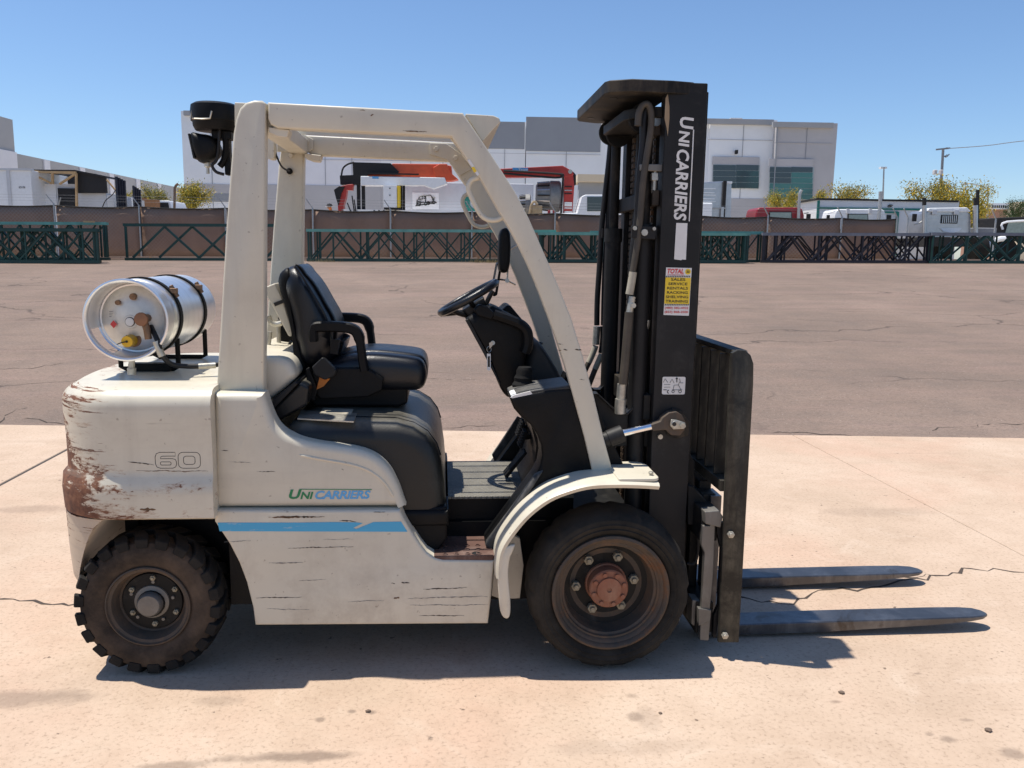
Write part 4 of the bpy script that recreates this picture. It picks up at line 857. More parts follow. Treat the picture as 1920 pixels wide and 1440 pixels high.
# hoses on the far side, outside the mast
FY = 2*YM-MY-.02
hose([(1143, 232), (1139, 225), (1143, 218), (1150, 228), (1148, 280), (1144, 360), (1140, 430), (1135, 500), (1133, 560), (1132, 610)], FY, .014, 'hose_rubber')
hose([(1147, 240), (1142, 300), (1134, 370), (1128, 430), (1124, 500), (1120, 560), (1119, 610)], FY, .013, 'hose_rubber')
hose([(1119, 612), (1118, 630), (1117, 646)], FY, .017, 'zinc', 'hose_coupling'); hose([(1132, 612), (1131, 640), (1128, 662)], FY, .016, 'hose_rubber')
hose([(1117, 648), (1112, 662), (1104, 680)], FY, .014, 'hose_sleeve', 'hose_coupling'); hose([(1104, 680), (1092, 705), (1080, 735)], FY, .013, 'hose_dusty')
hose([(1128, 664), (1122, 678), (1116, 692)], FY, .014, 'hose_sleeve', 'hose_coupling'); hose([(1116, 692), (1105, 720), (1092, 752)], FY, .013, 'hose_dusty')
fs_ = build(sheave(*[U(1144, 250, FY)[0], FY-.03, U(1144, 250, FY)[1]], .055, .03), 'hose_sheave', 'mast_dirty', FK)
build(MB().prism(PP([(1141, 243), (1148, 240), (1148, 262), (1143, 266)], FY-.05), FY-.06, FY-.045), 'sheave_bracket', 'copper_paint', fs_)
hc = build(MB().prism(PP([(1129, 428), (1142, 428), (1142, 446), (1128, 446)], FY-.02), FY-.03, FY+.02), 'hose_clamp', 'mast_paint', FK)
# ---- tilt bracket plate and tilt cylinder
tb = PP([(1112, 738), (1121, 741), (1150, 769), (1163, 778), (1177, 778), (1190, 764), (1208, 748), (1219, 746), (1222, 838), (1172, 836), (1150, 838), (1128, 790)], MY+.07)
both(lambda: MB().prism(tb, MY+.07, MY+.085).prism(PP([(1112, 738), (1121, 741), (1150, 769), (1163, 778), (1177, 778), (1190, 764), (1208, 748), (1219, 746), (1219, 743), (1207, 744), (1189, 760), (1176, 774), (1164, 774), (1151, 765), (1121, 737)], MY+.05), MY+.045, MY+.10), 'mast_bracket', 'mast_paint', bevel=.002)
ty = MY-.03
a, b = U3(1140, 823, ty), U3(1168, 812, ty)
def tilt(): return MB().cyl(U3(1100, 838, ty), b, .031, 20).cyl(a, b, .034, 20)
both(tilt, 'tilt_cylinder', 'mast_paint', bevel=.003)
both(lambda: MB().cyl(b, U3(1224, 799, ty), .015, 16), 'tilt_rod', 'chrome')
ye = PP([(1219, 794), (1236, 788), (1240, 781), (1252, 772), (1266, 770), (1276, 776), (1283, 790), (1281, 804), (1272, 815), (1256, 814), (1246, 804), (1222, 806)], ty)
tye = both(lambda: MB().prism(ye, ty-.022, ty+.022), 'tilt_yoke', 'rusty_rim', bevel=.004)
c = U3(1264, 795, ty-.02)
both(lambda: MB().cyl(c, c+Vector((0, -.018, 0)), .016, 16).prism(PP([(1258, 786), (1268, 787), (1284, 792), (1286, 800), (1281, 804), (1262, 805), (1256, 798)], ty-.03), ty-.036, ty-.026), 'tilt_pin', 'zinc', bevel=.003)
c2 = U3(1279, 798, ty-.036); build(MB().cyl(c2, c2+Vector((0, -.012, 0)), .010, 6), 'bolt', 'zinc', FK); c3 = U3(1264, 795, ty-.041); build(MB().cyl(c3, c3+Vector((0, -.004, 0)), .008, 12), 'pin_hole', 'black_ink', FK)
both(lambda: MB().prism(PP([(1240, 776), (1262, 764), (1278, 770), (1292, 790), (1290, 815), (1268, 822), (1250, 815)], MY-.004), MY-.012, MY-.001), 'tilt_boss', 'mast_dirty', bevel=.003)
p = U3(1237, 818, MY); build(MB().cyl(p, p+Vector((0, -.012, 0)), .010, 8), 'bolt', 'zinc', FK)
# ---- carriage, load backrest and forks
BY = .085; ZBK = U(1405, 660, BY)[1]
pn = PP([(1371, 672), (1373, 662), (1384, 656), (1398, 657), (1408, 666), (1413.5, 682), (1413, 720), (1385.5, 1205), (1347.5, 1205)], BY)
def bpost(): return MB().pillow(pn, BY, BY+.022, .004, 2)
both(bpost, 'backrest_post', 'backrest_paint', sharp=35)
bx0, bx1 = U(1378, 666, BY)[0]+.005, U(1405, 666, BY)[0]+.008
build(MB().prism_x([(BY+.022, ZBK-.045), (BY+.022, ZBK-.012), (BY+.045, ZBK+.002), (2*YM-BY-.045, ZBK+.002), (2*YM-BY-.022, ZBK-.012), (2*YM-BY-.022, ZBK-.045), (2*YM-BY-.05, ZBK-.018), (BY+.05, ZBK-.018)], bx0, bx1), 'backrest_top', 'backrest_paint', FK, bevel=.004)
zlow = U(1372, 925, BY)[1]
build(MB().box(bx0-.025, bx1-.02, BY+.024, 2*YM-BY-.024, zlow, zlow+.045), 'backrest_rail', 'backrest_paint', FK, bevel=.004)
for k in range(1, 9):
    yy = BY+.011+k*(2*(YM-BY)-.022)/9
    if k == 1: bb = build(MB().box(bx0-.02, bx1-.012, yy-.007, yy+.007, zlow+.046, ZBK-.019), 'backrest_bar', 'backrest_paint', FK, bevel=.003); yb0 = yy
    else: copy_part(bb, (0, yy-yb0, 0))
xc0, xc1 = U(1317, 1010, .14)[0], U(1345, 1010, .14)[0]
zc_t, zc_b = U(1330, 955, .14)[1], U(1325, 1200, .14)[1]
car = build(MB().box(xc0-.01, xc1, .14, 1.06, zc_t-.13, zc_t).box(xc0-.01, xc1, .14, 1.06, zc_b+.03, zc_b+.16).box(xc0, xc1-.02, .30, .36, zc_b+.1, zc_t-.05).box(xc0, xc1-.02, .84, .90, zc_b+.1, zc_t-.05), 'carriage', 'mast_dirty', FK, bevel=.006)
build(MB().box(XM1-.09, xc0-.012, MY+.17, MY+.20, .14, .74).box(XM1-.09, xc0-.012, 2*YM-MY-.20, 2*YM-MY-.17, .14, .74), 'carriage_bracket', 'mast_dirty', FK, bevel=.004)
def side_end():
    m = MB().prism(PP([(1317, 985), (1330, 985), (1333, 977), (1340, 977), (1337, 1060), (1336, 1080), (1330, 1145), (1332, 1150), (1328, 1200), (1311, 1199), (1313, 1150), (1320, 1035), (1314, 1020)], .125), .118, .142)
    return m
both(side_end, 'carriage_end', 'carriage_steel', bevel=.003)
both(lambda: MB().prism(PP([(1345, 978), (1359, 980), (1357, 1050), (1350, 1142), (1343, 1196), (1337, 1196), (1339, 1155), (1347, 1136), (1352, 1030), (1345, 1000)], .125), .125, .15), 'carriage_hook', 'mast_paint', bevel=.002)
both(lambda: MB().prism(PP([(1298, 1125), (1313, 1127), (1310, 1180), (1296, 1170)], .15), .15, .22).prism(PP([(1307, 1137), (1331, 1140), (1329, 1160), (1307, 1170)], .13), .11, .14), 'fork_lock', 'carriage_steel', bevel=.003)
both(lambda: MB().prism(PP([(1317, 955), (1344, 953), (1351, 964), (1347, 985), (1318, 978)], .13), .10, .16), 'carriage_block', 'carriage_steel', bevel=.004)
# side shift cylinder and upper hooks
build(MB().prism(PP([(1290, 910), (1300, 912), (1340, 955), (1320, 985), (1290, 985)], .24), .24, .96), 'side_shifter', 'mast_dirty', FK, bevel=.006)
build(MB().box(xc1-.02, xc1+.035, .34, .52, zc_t-.01, zc_t+.06).box(xc1-.03, xc1+.03, .26, .70, zc_t-.02, zc_t+.025), 'side_shift_cylinder', 'mast_dirty', FK, bevel=.008)
build(MB().tube(spline([U3(a, b, .2) for a, b in ((1307, 985), (1309, 1020), (1306, 1048), (1298, 1058), (1288, 1056))], 5), .006, 8), 'shift_hose', 'hose_rubber', FK)
for (a, b) in ((1369, 1001), (1358, 1190)):
    p = U3(a, b, BY); build(MB().cyl(p, p+Vector((0, -.014, 0)), .0145, 6).cyl(p+Vector((0, -.014, 0)), p+Vector((0, -.02, 0)), .009, 10), 'bolt', 'zinc', FK, bevel=.002)
    build(MB().cyl(p, p+Vector((0, -.014, 0)), .0145, 6).mirror(), 'bolt', 'zinc', FK)
build(MB().prism(PP([(1283, 832), (1300, 865), (1299, 912), (1287, 912)], .32), .30, .34), 'carriage_side_plate', 'mast_dirty', FK, bevel=.003)
FT = .066; XT = 3.412
def fork(yc):
    w = .058; xh = xc1+.005; m = MB()
    prof = [(xh, .045, .020, w), (xh+.05, .058, .012, w), (xh+.09, .060, .014, w), (xh+.5, FT-.002, .018, w), (XT-.25, FT+.001, .038, w*.98), (XT-.10, FT+.001, .047, w*.9), (XT-.04, FT, .051, w*.72), (XT-.01, FT-.003, .055, w*.42), (XT, FT-.006, .057, w*.2)]
    R = [[(x, yc-ww, zb), (x, yc+ww, zb), (x, yc+ww, zt-.004), (x, yc+ww-.004, zt), (x, yc-ww+.004, zt), (x, yc-ww, zt-.004)] for x, zt, zb, ww in prof]
    m.loft(R); m.box(xh-.002, xh+.042, yc-w+.001, yc+w-.001, .022, zc_t+.02); return m
for yc in (.305, .79):
    build(fork(yc), 'fork', 'fork_steel', FK, bevel=.003)
# ---- decals, lettering
X_ = (1, 0, 0); Z_ = (0, 0, 1)
def decal(body, px0, px1, pyb, pyt, Y, mat, bold=.0, shear=0.0, name='lettering', parent=None, spacing=1.0):
    a = U3(px0, pyb, Y); b = U3(px1, pyb, Y); h = U3(px0, pyt, Y).z-a.z
    return build(lettering(body, a, X_, Z_, b.x-a.x, h, bold, shear, spacing), name, mat, parent or FK, smooth=False)
yl = .0835
decal('U', 542, 566, 936, 918, yl, 'green_ink', .035, .25); decal('NI', 563, 588, 936, 922.5, yl, 'green_ink', .03, .25)
decal('CARRIERS', 591, 695, 936.5, 920.5, yl, 'blue_ink', .03, .25, spacing=.95)
build(MB().prism(PP([(562, 917), (697, 917.5), (697, 918.7), (562, 918.2)], yl), yl-.0003, yl), 'lettering_line', 'green_ink', FK)
# outlined 60 on the counterweight: letters as outlines
def outline_digit(px0, px1, pyb, pyt, kind, Y):
    x0, z0 = U(px0, pyb, Y); x1, z1 = U(px1, pyt, Y); w = x1-x0; h = z1-z0; t = .0016
    if kind == '0': loops = [rrect(x0, x1, z0, z1, h*.28, 4), rrect(x0+w*.24, x1-w*.24, z0+h*.24, z1-h*.24, h*.16, 3)]
    else:
        loops = [rrect(x0+w*.24, x1-w*.26, z0+h*.20, z0+h*.40, h*.07, 3),
                 clean([(x0+h*.28, z0)]+[(x1-h*.22, z0), (x1-h*.06, z0+h*.08), (x1, z0+h*.22), (x1, z0+h*.40), (x1-h*.06, z0+h*.54), (x1-h*.22, z0+h*.60), (x0+w*.24, z0+h*.60), (x0+w*.27, z0+h*.72), (x0+w*.36, z0+h*.76), (x1-w*.04, z0+h*.76), (x1-w*.04, z1), (x0+h*.28, z1), (x0+h*.08, z1-h*.08), (x0, z1-h*.28), (x0, z0+h*.28), (x0+h*.08, z0+h*.08)])]
    m = MB()
    for lp in loops: m.tube([(x, Y, z) for x, z in lp]+[(lp[0][0], Y, lp[0][1])], t, 4)
    return m
yo = .0365
build(outline_digit(292, 330, 878, 848, '6', yo), 'lettering', 'black_ink', FK); build(outline_digit(335, 375, 878, 848, '0', yo), 'lettering', 'black_ink', FK)
# vertical lettering down the near mast rail (reads downwards)
ym = MY-.001
def vdecal(body, py0, py1, pxl, pxr, mat, bold, shear=.0):
    # text runs downwards, tops of the letters to the right
    a = U3((pxl), py0, ym); top = U3(pxr, py0, ym); end = U3(pxl, py1, ym)
    xl = a.x; return build(lettering(body, (xl, ym, a.z), (0, 0, -1), (1, 0, 0), a.z-end.z, top.x-a.x, bold, shear), 'lettering', mat, FK, smooth=False)
vdecal('U', 219, 242, 1275, 1301, 'white_label', .03, .12); vdecal('NI', 245, 275, 1273.5, 1293.5, 'white_label', .03, .12); vdecal('CARRIERS', 280, 413, 1269, 1293, 'white_label', .028, .12)
zz0 = U(1300, 243, ym)[1]; zz1 = U(1292, 415, ym)[1]; xl0 = U(1300, 243, ym)[0]
build(MB().box(xl0-.001, xl0+.003, ym-.0006, ym, zz1, zz0), 'lettering_line', 'white_label', FK)
patch = build(MB().prism(PP([(1268, 418), (1289, 418.5), (1286, 487), (1279, 486.5), (1277, 488), (1264, 486)], ym), ym-.0006, ym), 'blank_sticker', 'white_label', FK)
# dealer sticker
def rectp(px0, px1, py0, py1, Y): return PP([(px0, py1), (px1, py1), (px1, py0), (px0, py0)], Y)
st = build(MB().prism(PP([(1249, 501.5), (1297, 502.5), (1291.5, 592), (1244, 590.5)], ym), ym-.0006, ym), 'dealer_sticker', 'white_label', FK)
build(MB().prism(PP([(1248, 520), (1295.5, 521), (1292, 570.5), (1245.5, 569.5)], ym-.0008), ym-.0012, ym-.0008), 'sticker_panel', 'yellow_label', st)
ys = ym-.0015
decal('TOTAL', 1251, 1282, 513, 503.5, ys, 'red_label', .04, .2, 'sticker_lettering', st); decal('WAREHOUSE', 1251, 1282, 516, 514.2, ys, 'red_label', .02, 0, 'sticker_lettering', st)
p = U3(1290, 509.5, ys); build(MB().lathe([(.011, 0), (.011, -.0004), (0, -.0004)], p, 'Y', 24), 'sticker_seal', 'yellow_label', st)
decal('50', 1287, 1293, 512, 507, ys-.001, 'black_ink', .03, 0, 'sticker_lettering', st)
for i, w in enumerate(('SALES', 'SERVICE', 'RENTALS', 'RACKING', 'SHELVING', 'TRAINING')):
    yb = 526.5+i*8.15; cx = 1271.5-i*.55; hw = (13.5, 18, 19.5, 19.5, 21, 21)[i]
    decal(w, cx-hw, cx+hw, yb, yb-5.2, ys, 'black_ink', .025, 0, 'sticker_lettering', st)
decal('(480) 582-4922', 1246.5, 1290.5, 580.5, 575, ys, 'red_label', .02, 0, 'sticker_lettering', st); decal('(833) 868-2500', 1246, 1290, 588, 582.5, ys, 'red_label', .02, 0, 'sticker_lettering', st)
m = MB()
for yy0, yy1 in ((517, 520), (570, 573)):
    for k in range(14):
        xx = (1248.5 if yy0 < 540 else 1246)+k*3.3; m.prism(PP([(xx, yy1), (xx+1.7, yy1), (xx+3.1, yy0), (xx+1.4, yy0)], ys), ys-.0004, ys)
build(m, 'sticker_hazard_band', 'black_ink', st)
# load chart pictogram sticker
pc = build(MB().prism(rrect(*sorted((U(1241, 737, ym)[0], U(1284, 737, ym)[0])), *sorted((U(1262, 739.5, ym)[1], U(1262, 706.5, ym)[1])), .006), ym-.0006, ym), 'pictogram_sticker', 'white_label', FK)
def ln(m, pts, r=.0009): m.tube([U3(a, b, ys) for a, b in pts], r, 4); return m
m = MB(); ln(m, [(1262, 731), (1264, 722), (1272, 722), (1277, 731)]); ln(m, [(1260, 731), (1279, 731)]); ln(m, [(1272, 722), (1274, 716)]); ln(m, [(1244, 717), (1247, 710), (1252, 717)]); ln(m, [(1256, 718), (1260, 711), (1264, 718)]); ln(m, [(1269, 717), (1269, 708)], .0016); ln(m, [(1267, 711), (1269, 707.5), (1271, 711)], .0012); ln(m, [(1274, 710), (1276, 718), (1281, 718)]); ln(m, [(1244, 731), (1250, 731)], .0013); ln(m, [(1245, 721), (1257, 721)], .0006); ln(m, [(1245, 726), (1257, 726)], .0006)
for cxp, rr in ((1262, .005), (1275, .0055)):
    q = U3(cxp, 734, ys); ln(m, []) if False else m.tube([q+Vector((rr*cos(k*pi/6), 0, rr*sin(k*pi/6))) for k in range(13)], .0011, 4)
q = U3(1254, 734.5, ys); m.tube([q+Vector((.006*cos(pi*.5+k*pi/8), 0, .006*sin(pi*.5+k*pi/8))) for k in range(9)], .0016, 4)
build(m, 'pictogram', 'black_ink', pc)
# embossed rating plate marks on the far guard beam
m = MB(); yb_ = 2*YM-OY-.0565
for r_ in range(3):
    for k in range(8):
        if random.random() < .85:
            a = U3(680+k*12.5+random.uniform(-1, 1), 273.5+r_*5+k*.35, yb_); m.box(a.x, a.x+random.uniform(.010, .022), yb_-.0012, yb_, a.z-.003, a.z)
build(m, 'embossed_marks', 'cream_paint', FK)

# ================================================================ PROPANE TANK on the counterweight
tx, tz_ = -.0895, 1.298; T0 = .258; TR = .148
TK = thing('propane_tank', 'silver propane gas cylinder with yellow cap strapped on the forklift counterweight', 'gas cylinder', (tx, T0, tz_-TR))
shell = MB().lathe([(.10, .105), (.128, .100), (TR-.004, .115), (TR, .135), (TR, .66), (TR-.004, .69), (.12, .72), (.06, .735), (0, .738)], (tx, T0, tz_), 'Y', 56, cap=False)
build(shell, 'shell', 'aluminium', TK, sharp=40)
build(MB().lathe([(0, .068), (.05, .070), (.10, .082), (.128, .105)], (tx, T0, tz_), 'Y', 48, cap=False), 'head', 'tank_head', TK)
def collar():
    m = MB(); n = 72; th = .006; R = []
    for (r, t) in ((TR-.014, .110), (TR-.006, .105), (TR-.002, .02), (TR+.004, .010), (TR+.004, .002), (TR-.002, .0), (TR-.010, .006), (TR-.012, .02), (TR-.016, .105)):
        R.append([(tx+r*cos(k*2*pi/n), T0+t, tz_+r*sin(k*2*pi/n)) for k in range(n)])
    m.loft(R, False, False)
    # hand holes: drop the faces of the wall in two arcs
    keep = []
    for f in m.f:
        c = Vector((0, 0, 0))
        for i in f: c += Vector(m.v[i])
        c /= len(f); a = (math.degrees(atan2(c.z-tz_, c.x-tx)) % 360); tt = c.y-T0
        if .02 < tt < .1 and (197 < a < 247): continue
        keep.append(f)
    m.f = keep; return m
build(collar(), 'collar', 'aluminium', TK, sharp=45)
for yy in (.165, .50):
    sb_ = build(MB().lathe([(TR+.001, yy-.015), (TR+.006, yy-.015), (TR+.006, yy+.015), (TR+.001, yy+.015)], (tx, T0, tz_), 'Y', 56, cap=False), 'strap', 'rubber', TK)
    a_ = radians(38); c = Vector((tx+(TR+.014)*cos(a_), T0+yy, tz_+(TR+.014)*sin(a_)))
    build(MB().cyl(c+Vector((-.012, 0, .022)), c+Vector((.012, 0, -.022)), .009, 8).box(c.x-.014, c.x+.012, c.y-.012, c.y+.012, c.z-.008, c.z+.012), 'strap_latch', 'brass', sb_, bevel=.002)
def on_head(px, py, d=.0): return U3(px, py, T0+.078-d)
def cylh(px, py, r, l, mat, name, n=14, par=None, r2=None):
    p = on_head(px, py); return build(MB().tube([p+Vector((0, .01, 0)), p+Vector((0, -l, 0))], [r, r2 or r], n), name, mat, par or TK, bevel=.002)
cylh(246, 603, .026, .012, 'tank_head', 'gauge_boss', 20); cylh(246, 603, .018, .016, 'black_ink', 'gauge_dial', 16); cylh(246, 603, .016, .018, 'white_label', 'gauge_face', 16)
cylh(223, 567, .010, .018, 'brass', 'bleed_valve', 8); cylh(251, 556, .013, .016, 'brass', 'relief_valve', 8)
p = on_head(277, 596); v = build(MB().tube([p, p+Vector((0, -.06, 0))], .016, 10), 'service_valve', 'brass', TK)
build(MB().tube([p+Vector((.0, -.045, .0)), p+Vector((.012, -.05, -.04)), p+Vector((.016, -.05, -.075))], .013, 10), 'valve_body', 'brass', v)
build(MB().lathe([(.0, -.078), (.024, -.076), (.026, -.068), (.022, -.06), (0, -.058)], p, 'Y', 14), 'valve_knob', 'copper_paint', v)
yc_ = cylh(247, 638, .024, .05, 'yellow_plastic', 'fill_cap', 24, None, .021); p = on_head(247, 638); build(MB().tube(spline([p+Vector((0, -.052, 0)), p+Vector((-.02, -.056, -.004)), p+Vector((-.035, -.05, -.010))], 4), .0022, 6).sphere(p+Vector((0, -.052, 0)), .005, 8, 5), 'cap_tether', 'black_ink', yc_)
cylh(250, 636, .030, .004, 'brass', 'fill_flange', 20)
c = on_head(213, 608, .012); d = .0125; build(MB().loft([[(c.x+a*d, c.y+yy, c.z+b*d) for a, b in ((0, -1.2), (1, 0), (0, 1.2), (-1, 0))] for yy in (0, -.001)]), 'hazard_label', 'red_label', TK)
m = MB()
for k in range(4): q = on_head(207, 584+k*3.2, .014); m.box(q.x-.004, q.x+.010-.002*k, q.y-.0008, q.y, q.z-.0012, q.z+.0012)
build(m, 'stamped_text', 'grey_ink', TK)
# hose from the tank valve to the guard post
build(MB().tube(spline([on_head(283, 612, .02)+Vector((0, -.0, 0)), U3(296, 640, T0+.01), U3(302, 660, T0+.01), U3(312, 676, T0+.02), U3(330, 685, T0+.04), U3(370, 687, T0+.06), U3(404, 684, T0+.08), U3(430, 680, T0+.1)], 6), .0095, 10), 'supply_hose', 'hose_rubber', FK)
build(MB().tube(spline([U3(292, 640, T0+.008), U3(297, 652, T0+.008), U3(304, 668, T0+.01)], 4), .013, 10), 'hose_coupling', 'zinc', FK)
build(MB().tube(spline([U3(372, 687, T0+.06), U3(404, 685, T0+.08)], 4), .0115, 10), 'hose_sleeve', 'zinc', FK)
# tank cradle on the counterweight
for yy in (T0+.215, T0+.60):
    xs0, xs1 = tx-.105, tx+.115; zb = 1.080; m = MB()
    m.tube([(xs0, yy, tz_-TR*.6), (xs0, yy, zb+.016), (xs0+.02, yy, zb+.008), (xs1-.02, yy, zb+.008), (xs1, yy, zb+.016), (xs1, yy, tz_-TR*.6)], .010, 8)
    build(m, 'tank_cradle', 'rubber', FK)
build(MB().prism(PP([(300, 678), (372, 681), (372, 692), (300, 692)], T0+.3), T0+.2, T0+.45) if False else MB().box(tx-.07, tx+.09, T0+.19, T0+.24, 1.081, 1.112), 'cradle_base', 'dark_plastic', FK, bevel=.004)
build(MB().cyl(U3(247, 672, T0+.02), U3(247, 697, T0+.02), .011, 10).cyl(U3(247, 690, T0+.02), U3(247, 702, T0+.02), .016, 10), 'locating_pin', 'zinc', FK)
# key ring and tag hanging from the ignition
KY = thing('key_tag', 'small clear key tag on a ring hanging from the forklift ignition', 'key tag', U3(915, 690, .478))
kx = U3(917, 655, .478); build(MB().tube([kx+Vector((.009*cos(k*pi/6), 0, .012*sin(k*pi/6))) for k in range(13)], .0013, 6), 'ring', 'steel', KY)
build(MB().prism(PP([(913, 663), (920, 663), (920, 692), (918, 695), (914, 694), (913, 690)], .477), .475, .478), 'tag', 'white_label', KY)
build(MB().prism(PP([(914.5, 668), (918.5, 668), (918.5, 688), (914.5, 688)], .4745), .474, .4746), 'tag_print', 'black_ink', KY); build(MB().prism(PP([(917, 643), (924, 640), (924, 647), (918, 654)], .478), .4765, .4785), 'key', 'steel', KY)
# ================================================================ BACKGROUND (yard frame: u along the fence, v away, z up)
simple('wall_light', (.80, .81, .82), .85, var=.05, scale=.4); simple('wall_lilac', (.74, .73, .76), .85, var=.05, scale=.4)
simple('wall_grey', (.28, .295, .32), .85, var=.06, scale=.4); simple('wall_mid', (.46, .445, .45), .85, var=.06, scale=.4)
simple('wall_dull', (.40, .395, .395), .85, var=.06, scale=.4); simple('coping', (.36, .36, .365), .8, var=.05, scale=1); simple('cream_fascia', (.62, .52, .38), .8, var=.05, scale=1)
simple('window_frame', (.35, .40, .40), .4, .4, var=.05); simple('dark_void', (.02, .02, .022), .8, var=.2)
t = NT('office_glass'); t.out(t.mix(t.step(t.noise(.35, 3, .5), .4, .6), (.004, .008, .008), (.012, .05, .044)), .06, 0.0, None, .8)
t = NT('office_glass_green'); t.out(t.mix(t.step(t.noise(.5, 3, .5), .4, .6), (.02, .08, .075), (.035, .14, .125)), .08, 0.0, None, .8)
simple('rack_green', (.010, .052, .042), .45, .1, var=.35, scale=3); simple('rack_green_sunlit', (.15, .36, .29), .5, .1, var=.25, scale=3); simple('rack_dark', (.020, .018, .026), .5, .1, var=.35, scale=3); simple('rack_dark_sunlit', (.20, .20, .22), .5, .2, var=.2, scale=3)  # paler copies put sunlight into the colour of the top posts
simple('galvanised', (.42, .42, .41), .5, .6, var=.15, scale=20); simple('trim_black', (.015, .014, .014), .8, var=.2)
def screen_mat():
    t = NT('brown_screen'); f = t.noise(.7, 5, .6); col = t.mix(t.step(f, .3, .7), (.215, .130, .088), (.290, .182, .128))
    a = t.n('TexWave', bands_direction='DIAGONAL', i_Vector=t.map((1, 0, 1)), i_Scale=4.6).outputs['Fac']; b = t.n('TexWave', bands_direction='DIAGONAL', i_Vector=t.map((-1, 0, 1)), i_Scale=4.6).outputs['Fac']
    w = t.math('MULTIPLY', t.math('MAXIMUM', t.step(a, .86, .97), t.step(b, .86, .97)), t.step(t.noise(.16, 2, .5), .47, .56))
    col = t.mix(t.math('MULTIPLY', w, .65), col, (.30, .25, .21)); t.out(col, .8, 0.0, t.bump(t.noise(2.0, 3, .5), .4, .1))
screen_mat()
simple('truck_white', (.78, .79, .80), .35, var=.05); simple('truck_silver', (.50, .50, .51), .3, .75, var=.15, scale=2); simple('truck_red', (.26, .018, .024), .35, var=.1); simple('crane_orange', (.62, .085, .022), .42, var=.15, scale=3); simple('crane_red', (.42, .035, .025), .45, var=.15, scale=3)
simple('trailer_grey', (.55, .56, .58), .5, var=.1, scale=1); simple('trailer_side', (.66, .66, .66), .5, var=.06, scale=1); simple('trim_green', (.012, .17, .13), .5, var=.1); simple('glass_dark', (.03, .04, .045), .08, var=.2, spec=.8); simple('glass_pale', (.22, .27, .25), .12, var=.2, spec=.8)
simple('timber', (.55, .36, .18), .8, var=.15, scale=4); simple('tarp_black', (.018, .016, .016), .7, var=.3); simple('cardboard', (.30, .15, .07), .85, var=.1); simple('navy_panel', (.014, .016, .028), .5, var=.3); simple('stack_rust', (.16, .11, .08), .7, .3, var=.3); simple('drum_grey', (.22, .22, .215), .55, .2, var=.25, scale=4); simple('pole_grey', (.20, .205, .22), .7, var=.1); simple('tan_plastic', (.38, .28, .16), .6, var=.2)
simple('bark', (.14, .12, .06), .9, var=.3); simple('leaf_yellowgreen', (.27, .27, .055), .7, var=.35, scale=1.5); simple('blossom', (.60, .43, .04), .7, var=.2, scale=2); simple('leaf_green', (.045, .085, .025), .7, var=.4, scale=1.5); simple('leaf_olive', (.20, .21, .07), .7, var=.35, scale=1.5); simple('dry_grass', (.22, .17, .08), .9, var=.3)
GZ = H(0, 40)
def yp(pts, v): return [(p.x, p.z) for p in (YP(a, b, v) for a, b in pts)]
def ythings(name, label, cat, px, v, group=None):
    u = YP(px, 470, v).x; return thing(name, label, cat, (u, v, H(u, v)), group, yard=True)
def ypoly(th, name, mat, pts, v, d, bevel=0.0, dv=0.0): return build(MB().prism(yp(pts, v), v+dv, v+dv+d), name, mat, th, bevel=bevel)
def yrect(th, name, mat, x0, x1, y0, y1, v, d, bevel=0.0, to_ground=False, dv=0.0):
    v, dv = v+dv, 0.0
    xm = (x0+x1)/2; u0 = YP(x0, (y0+y1)/2, v).x; u1 = YP(x1, (y0+y1)/2, v).x; zt = YP(xm, y0, v).z; zb = H(u0, v)-.05 if to_ground else YP(xm, y1, v).z
    return build(MB().box(u0, u1, v+dv, v+dv+d, zb, zt), name, mat, th, bevel=bevel)
def ytube(th, name, mat, pts, v, r, n=8, sm=4): return build(MB().tube(spline([YP(a, b, v) for a, b in pts], sm), r, n), name, mat, th)

# ---- pallet rack frames stood on edge in rows before the fence
def rack_frame(px0, px1, v, pyt, pyb, mat, mtop, pitch, phase, label, group=None, dense=True, heavy=1.0):
    a = YP(px0, pyb, v); b = YP(px1, pyb, v); za, zb = H(a.x, v), H(b.x, v); h = YP((px0+px1)/2, pyt, v).z-(za+zb)/2
    th = thing('rack_frame', label, 'rack frame', ((a.x+b.x)/2, v, (za+zb)/2), group, yard=True)
    def P(u, k): return Vector((u, v, za+(zb-za)*(u-a.x)/(b.x-a.x)+k*h))
    w = .058*heavy
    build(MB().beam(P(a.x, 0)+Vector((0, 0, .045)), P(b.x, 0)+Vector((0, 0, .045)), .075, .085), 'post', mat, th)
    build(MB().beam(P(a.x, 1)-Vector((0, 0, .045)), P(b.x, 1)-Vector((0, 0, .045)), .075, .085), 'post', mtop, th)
    u = a.x+.12+phase; k = 0; L = b.x
    for uu in (a.x+.06, b.x-.06): build(MB().beam(P(uu, .08), P(uu, .92), .045, .05, (1, 0, 0)), 'brace', mat, th)
    while u+pitch < L:
        lo_, hi_ = (.08, .92) if k % 2 == 0 else (.92, .08)
        build(MB().beam(P(u, lo_), P(u+pitch, hi_), .04, w*.75), 'brace', mat, th); u += pitch; k += 1
    u = a.x+.35+phase
    while u+.1 < L and dense: build(MB().beam(P(u, .08), P(u, .92), .035, .05, (1, 0, 0)), 'brace', mat, th); u += pitch*2
    return th
ORD = ['first', 'second', 'third', 'fourth', 'fifth', 'sixth', 'seventh', 'eighth', 'ninth']
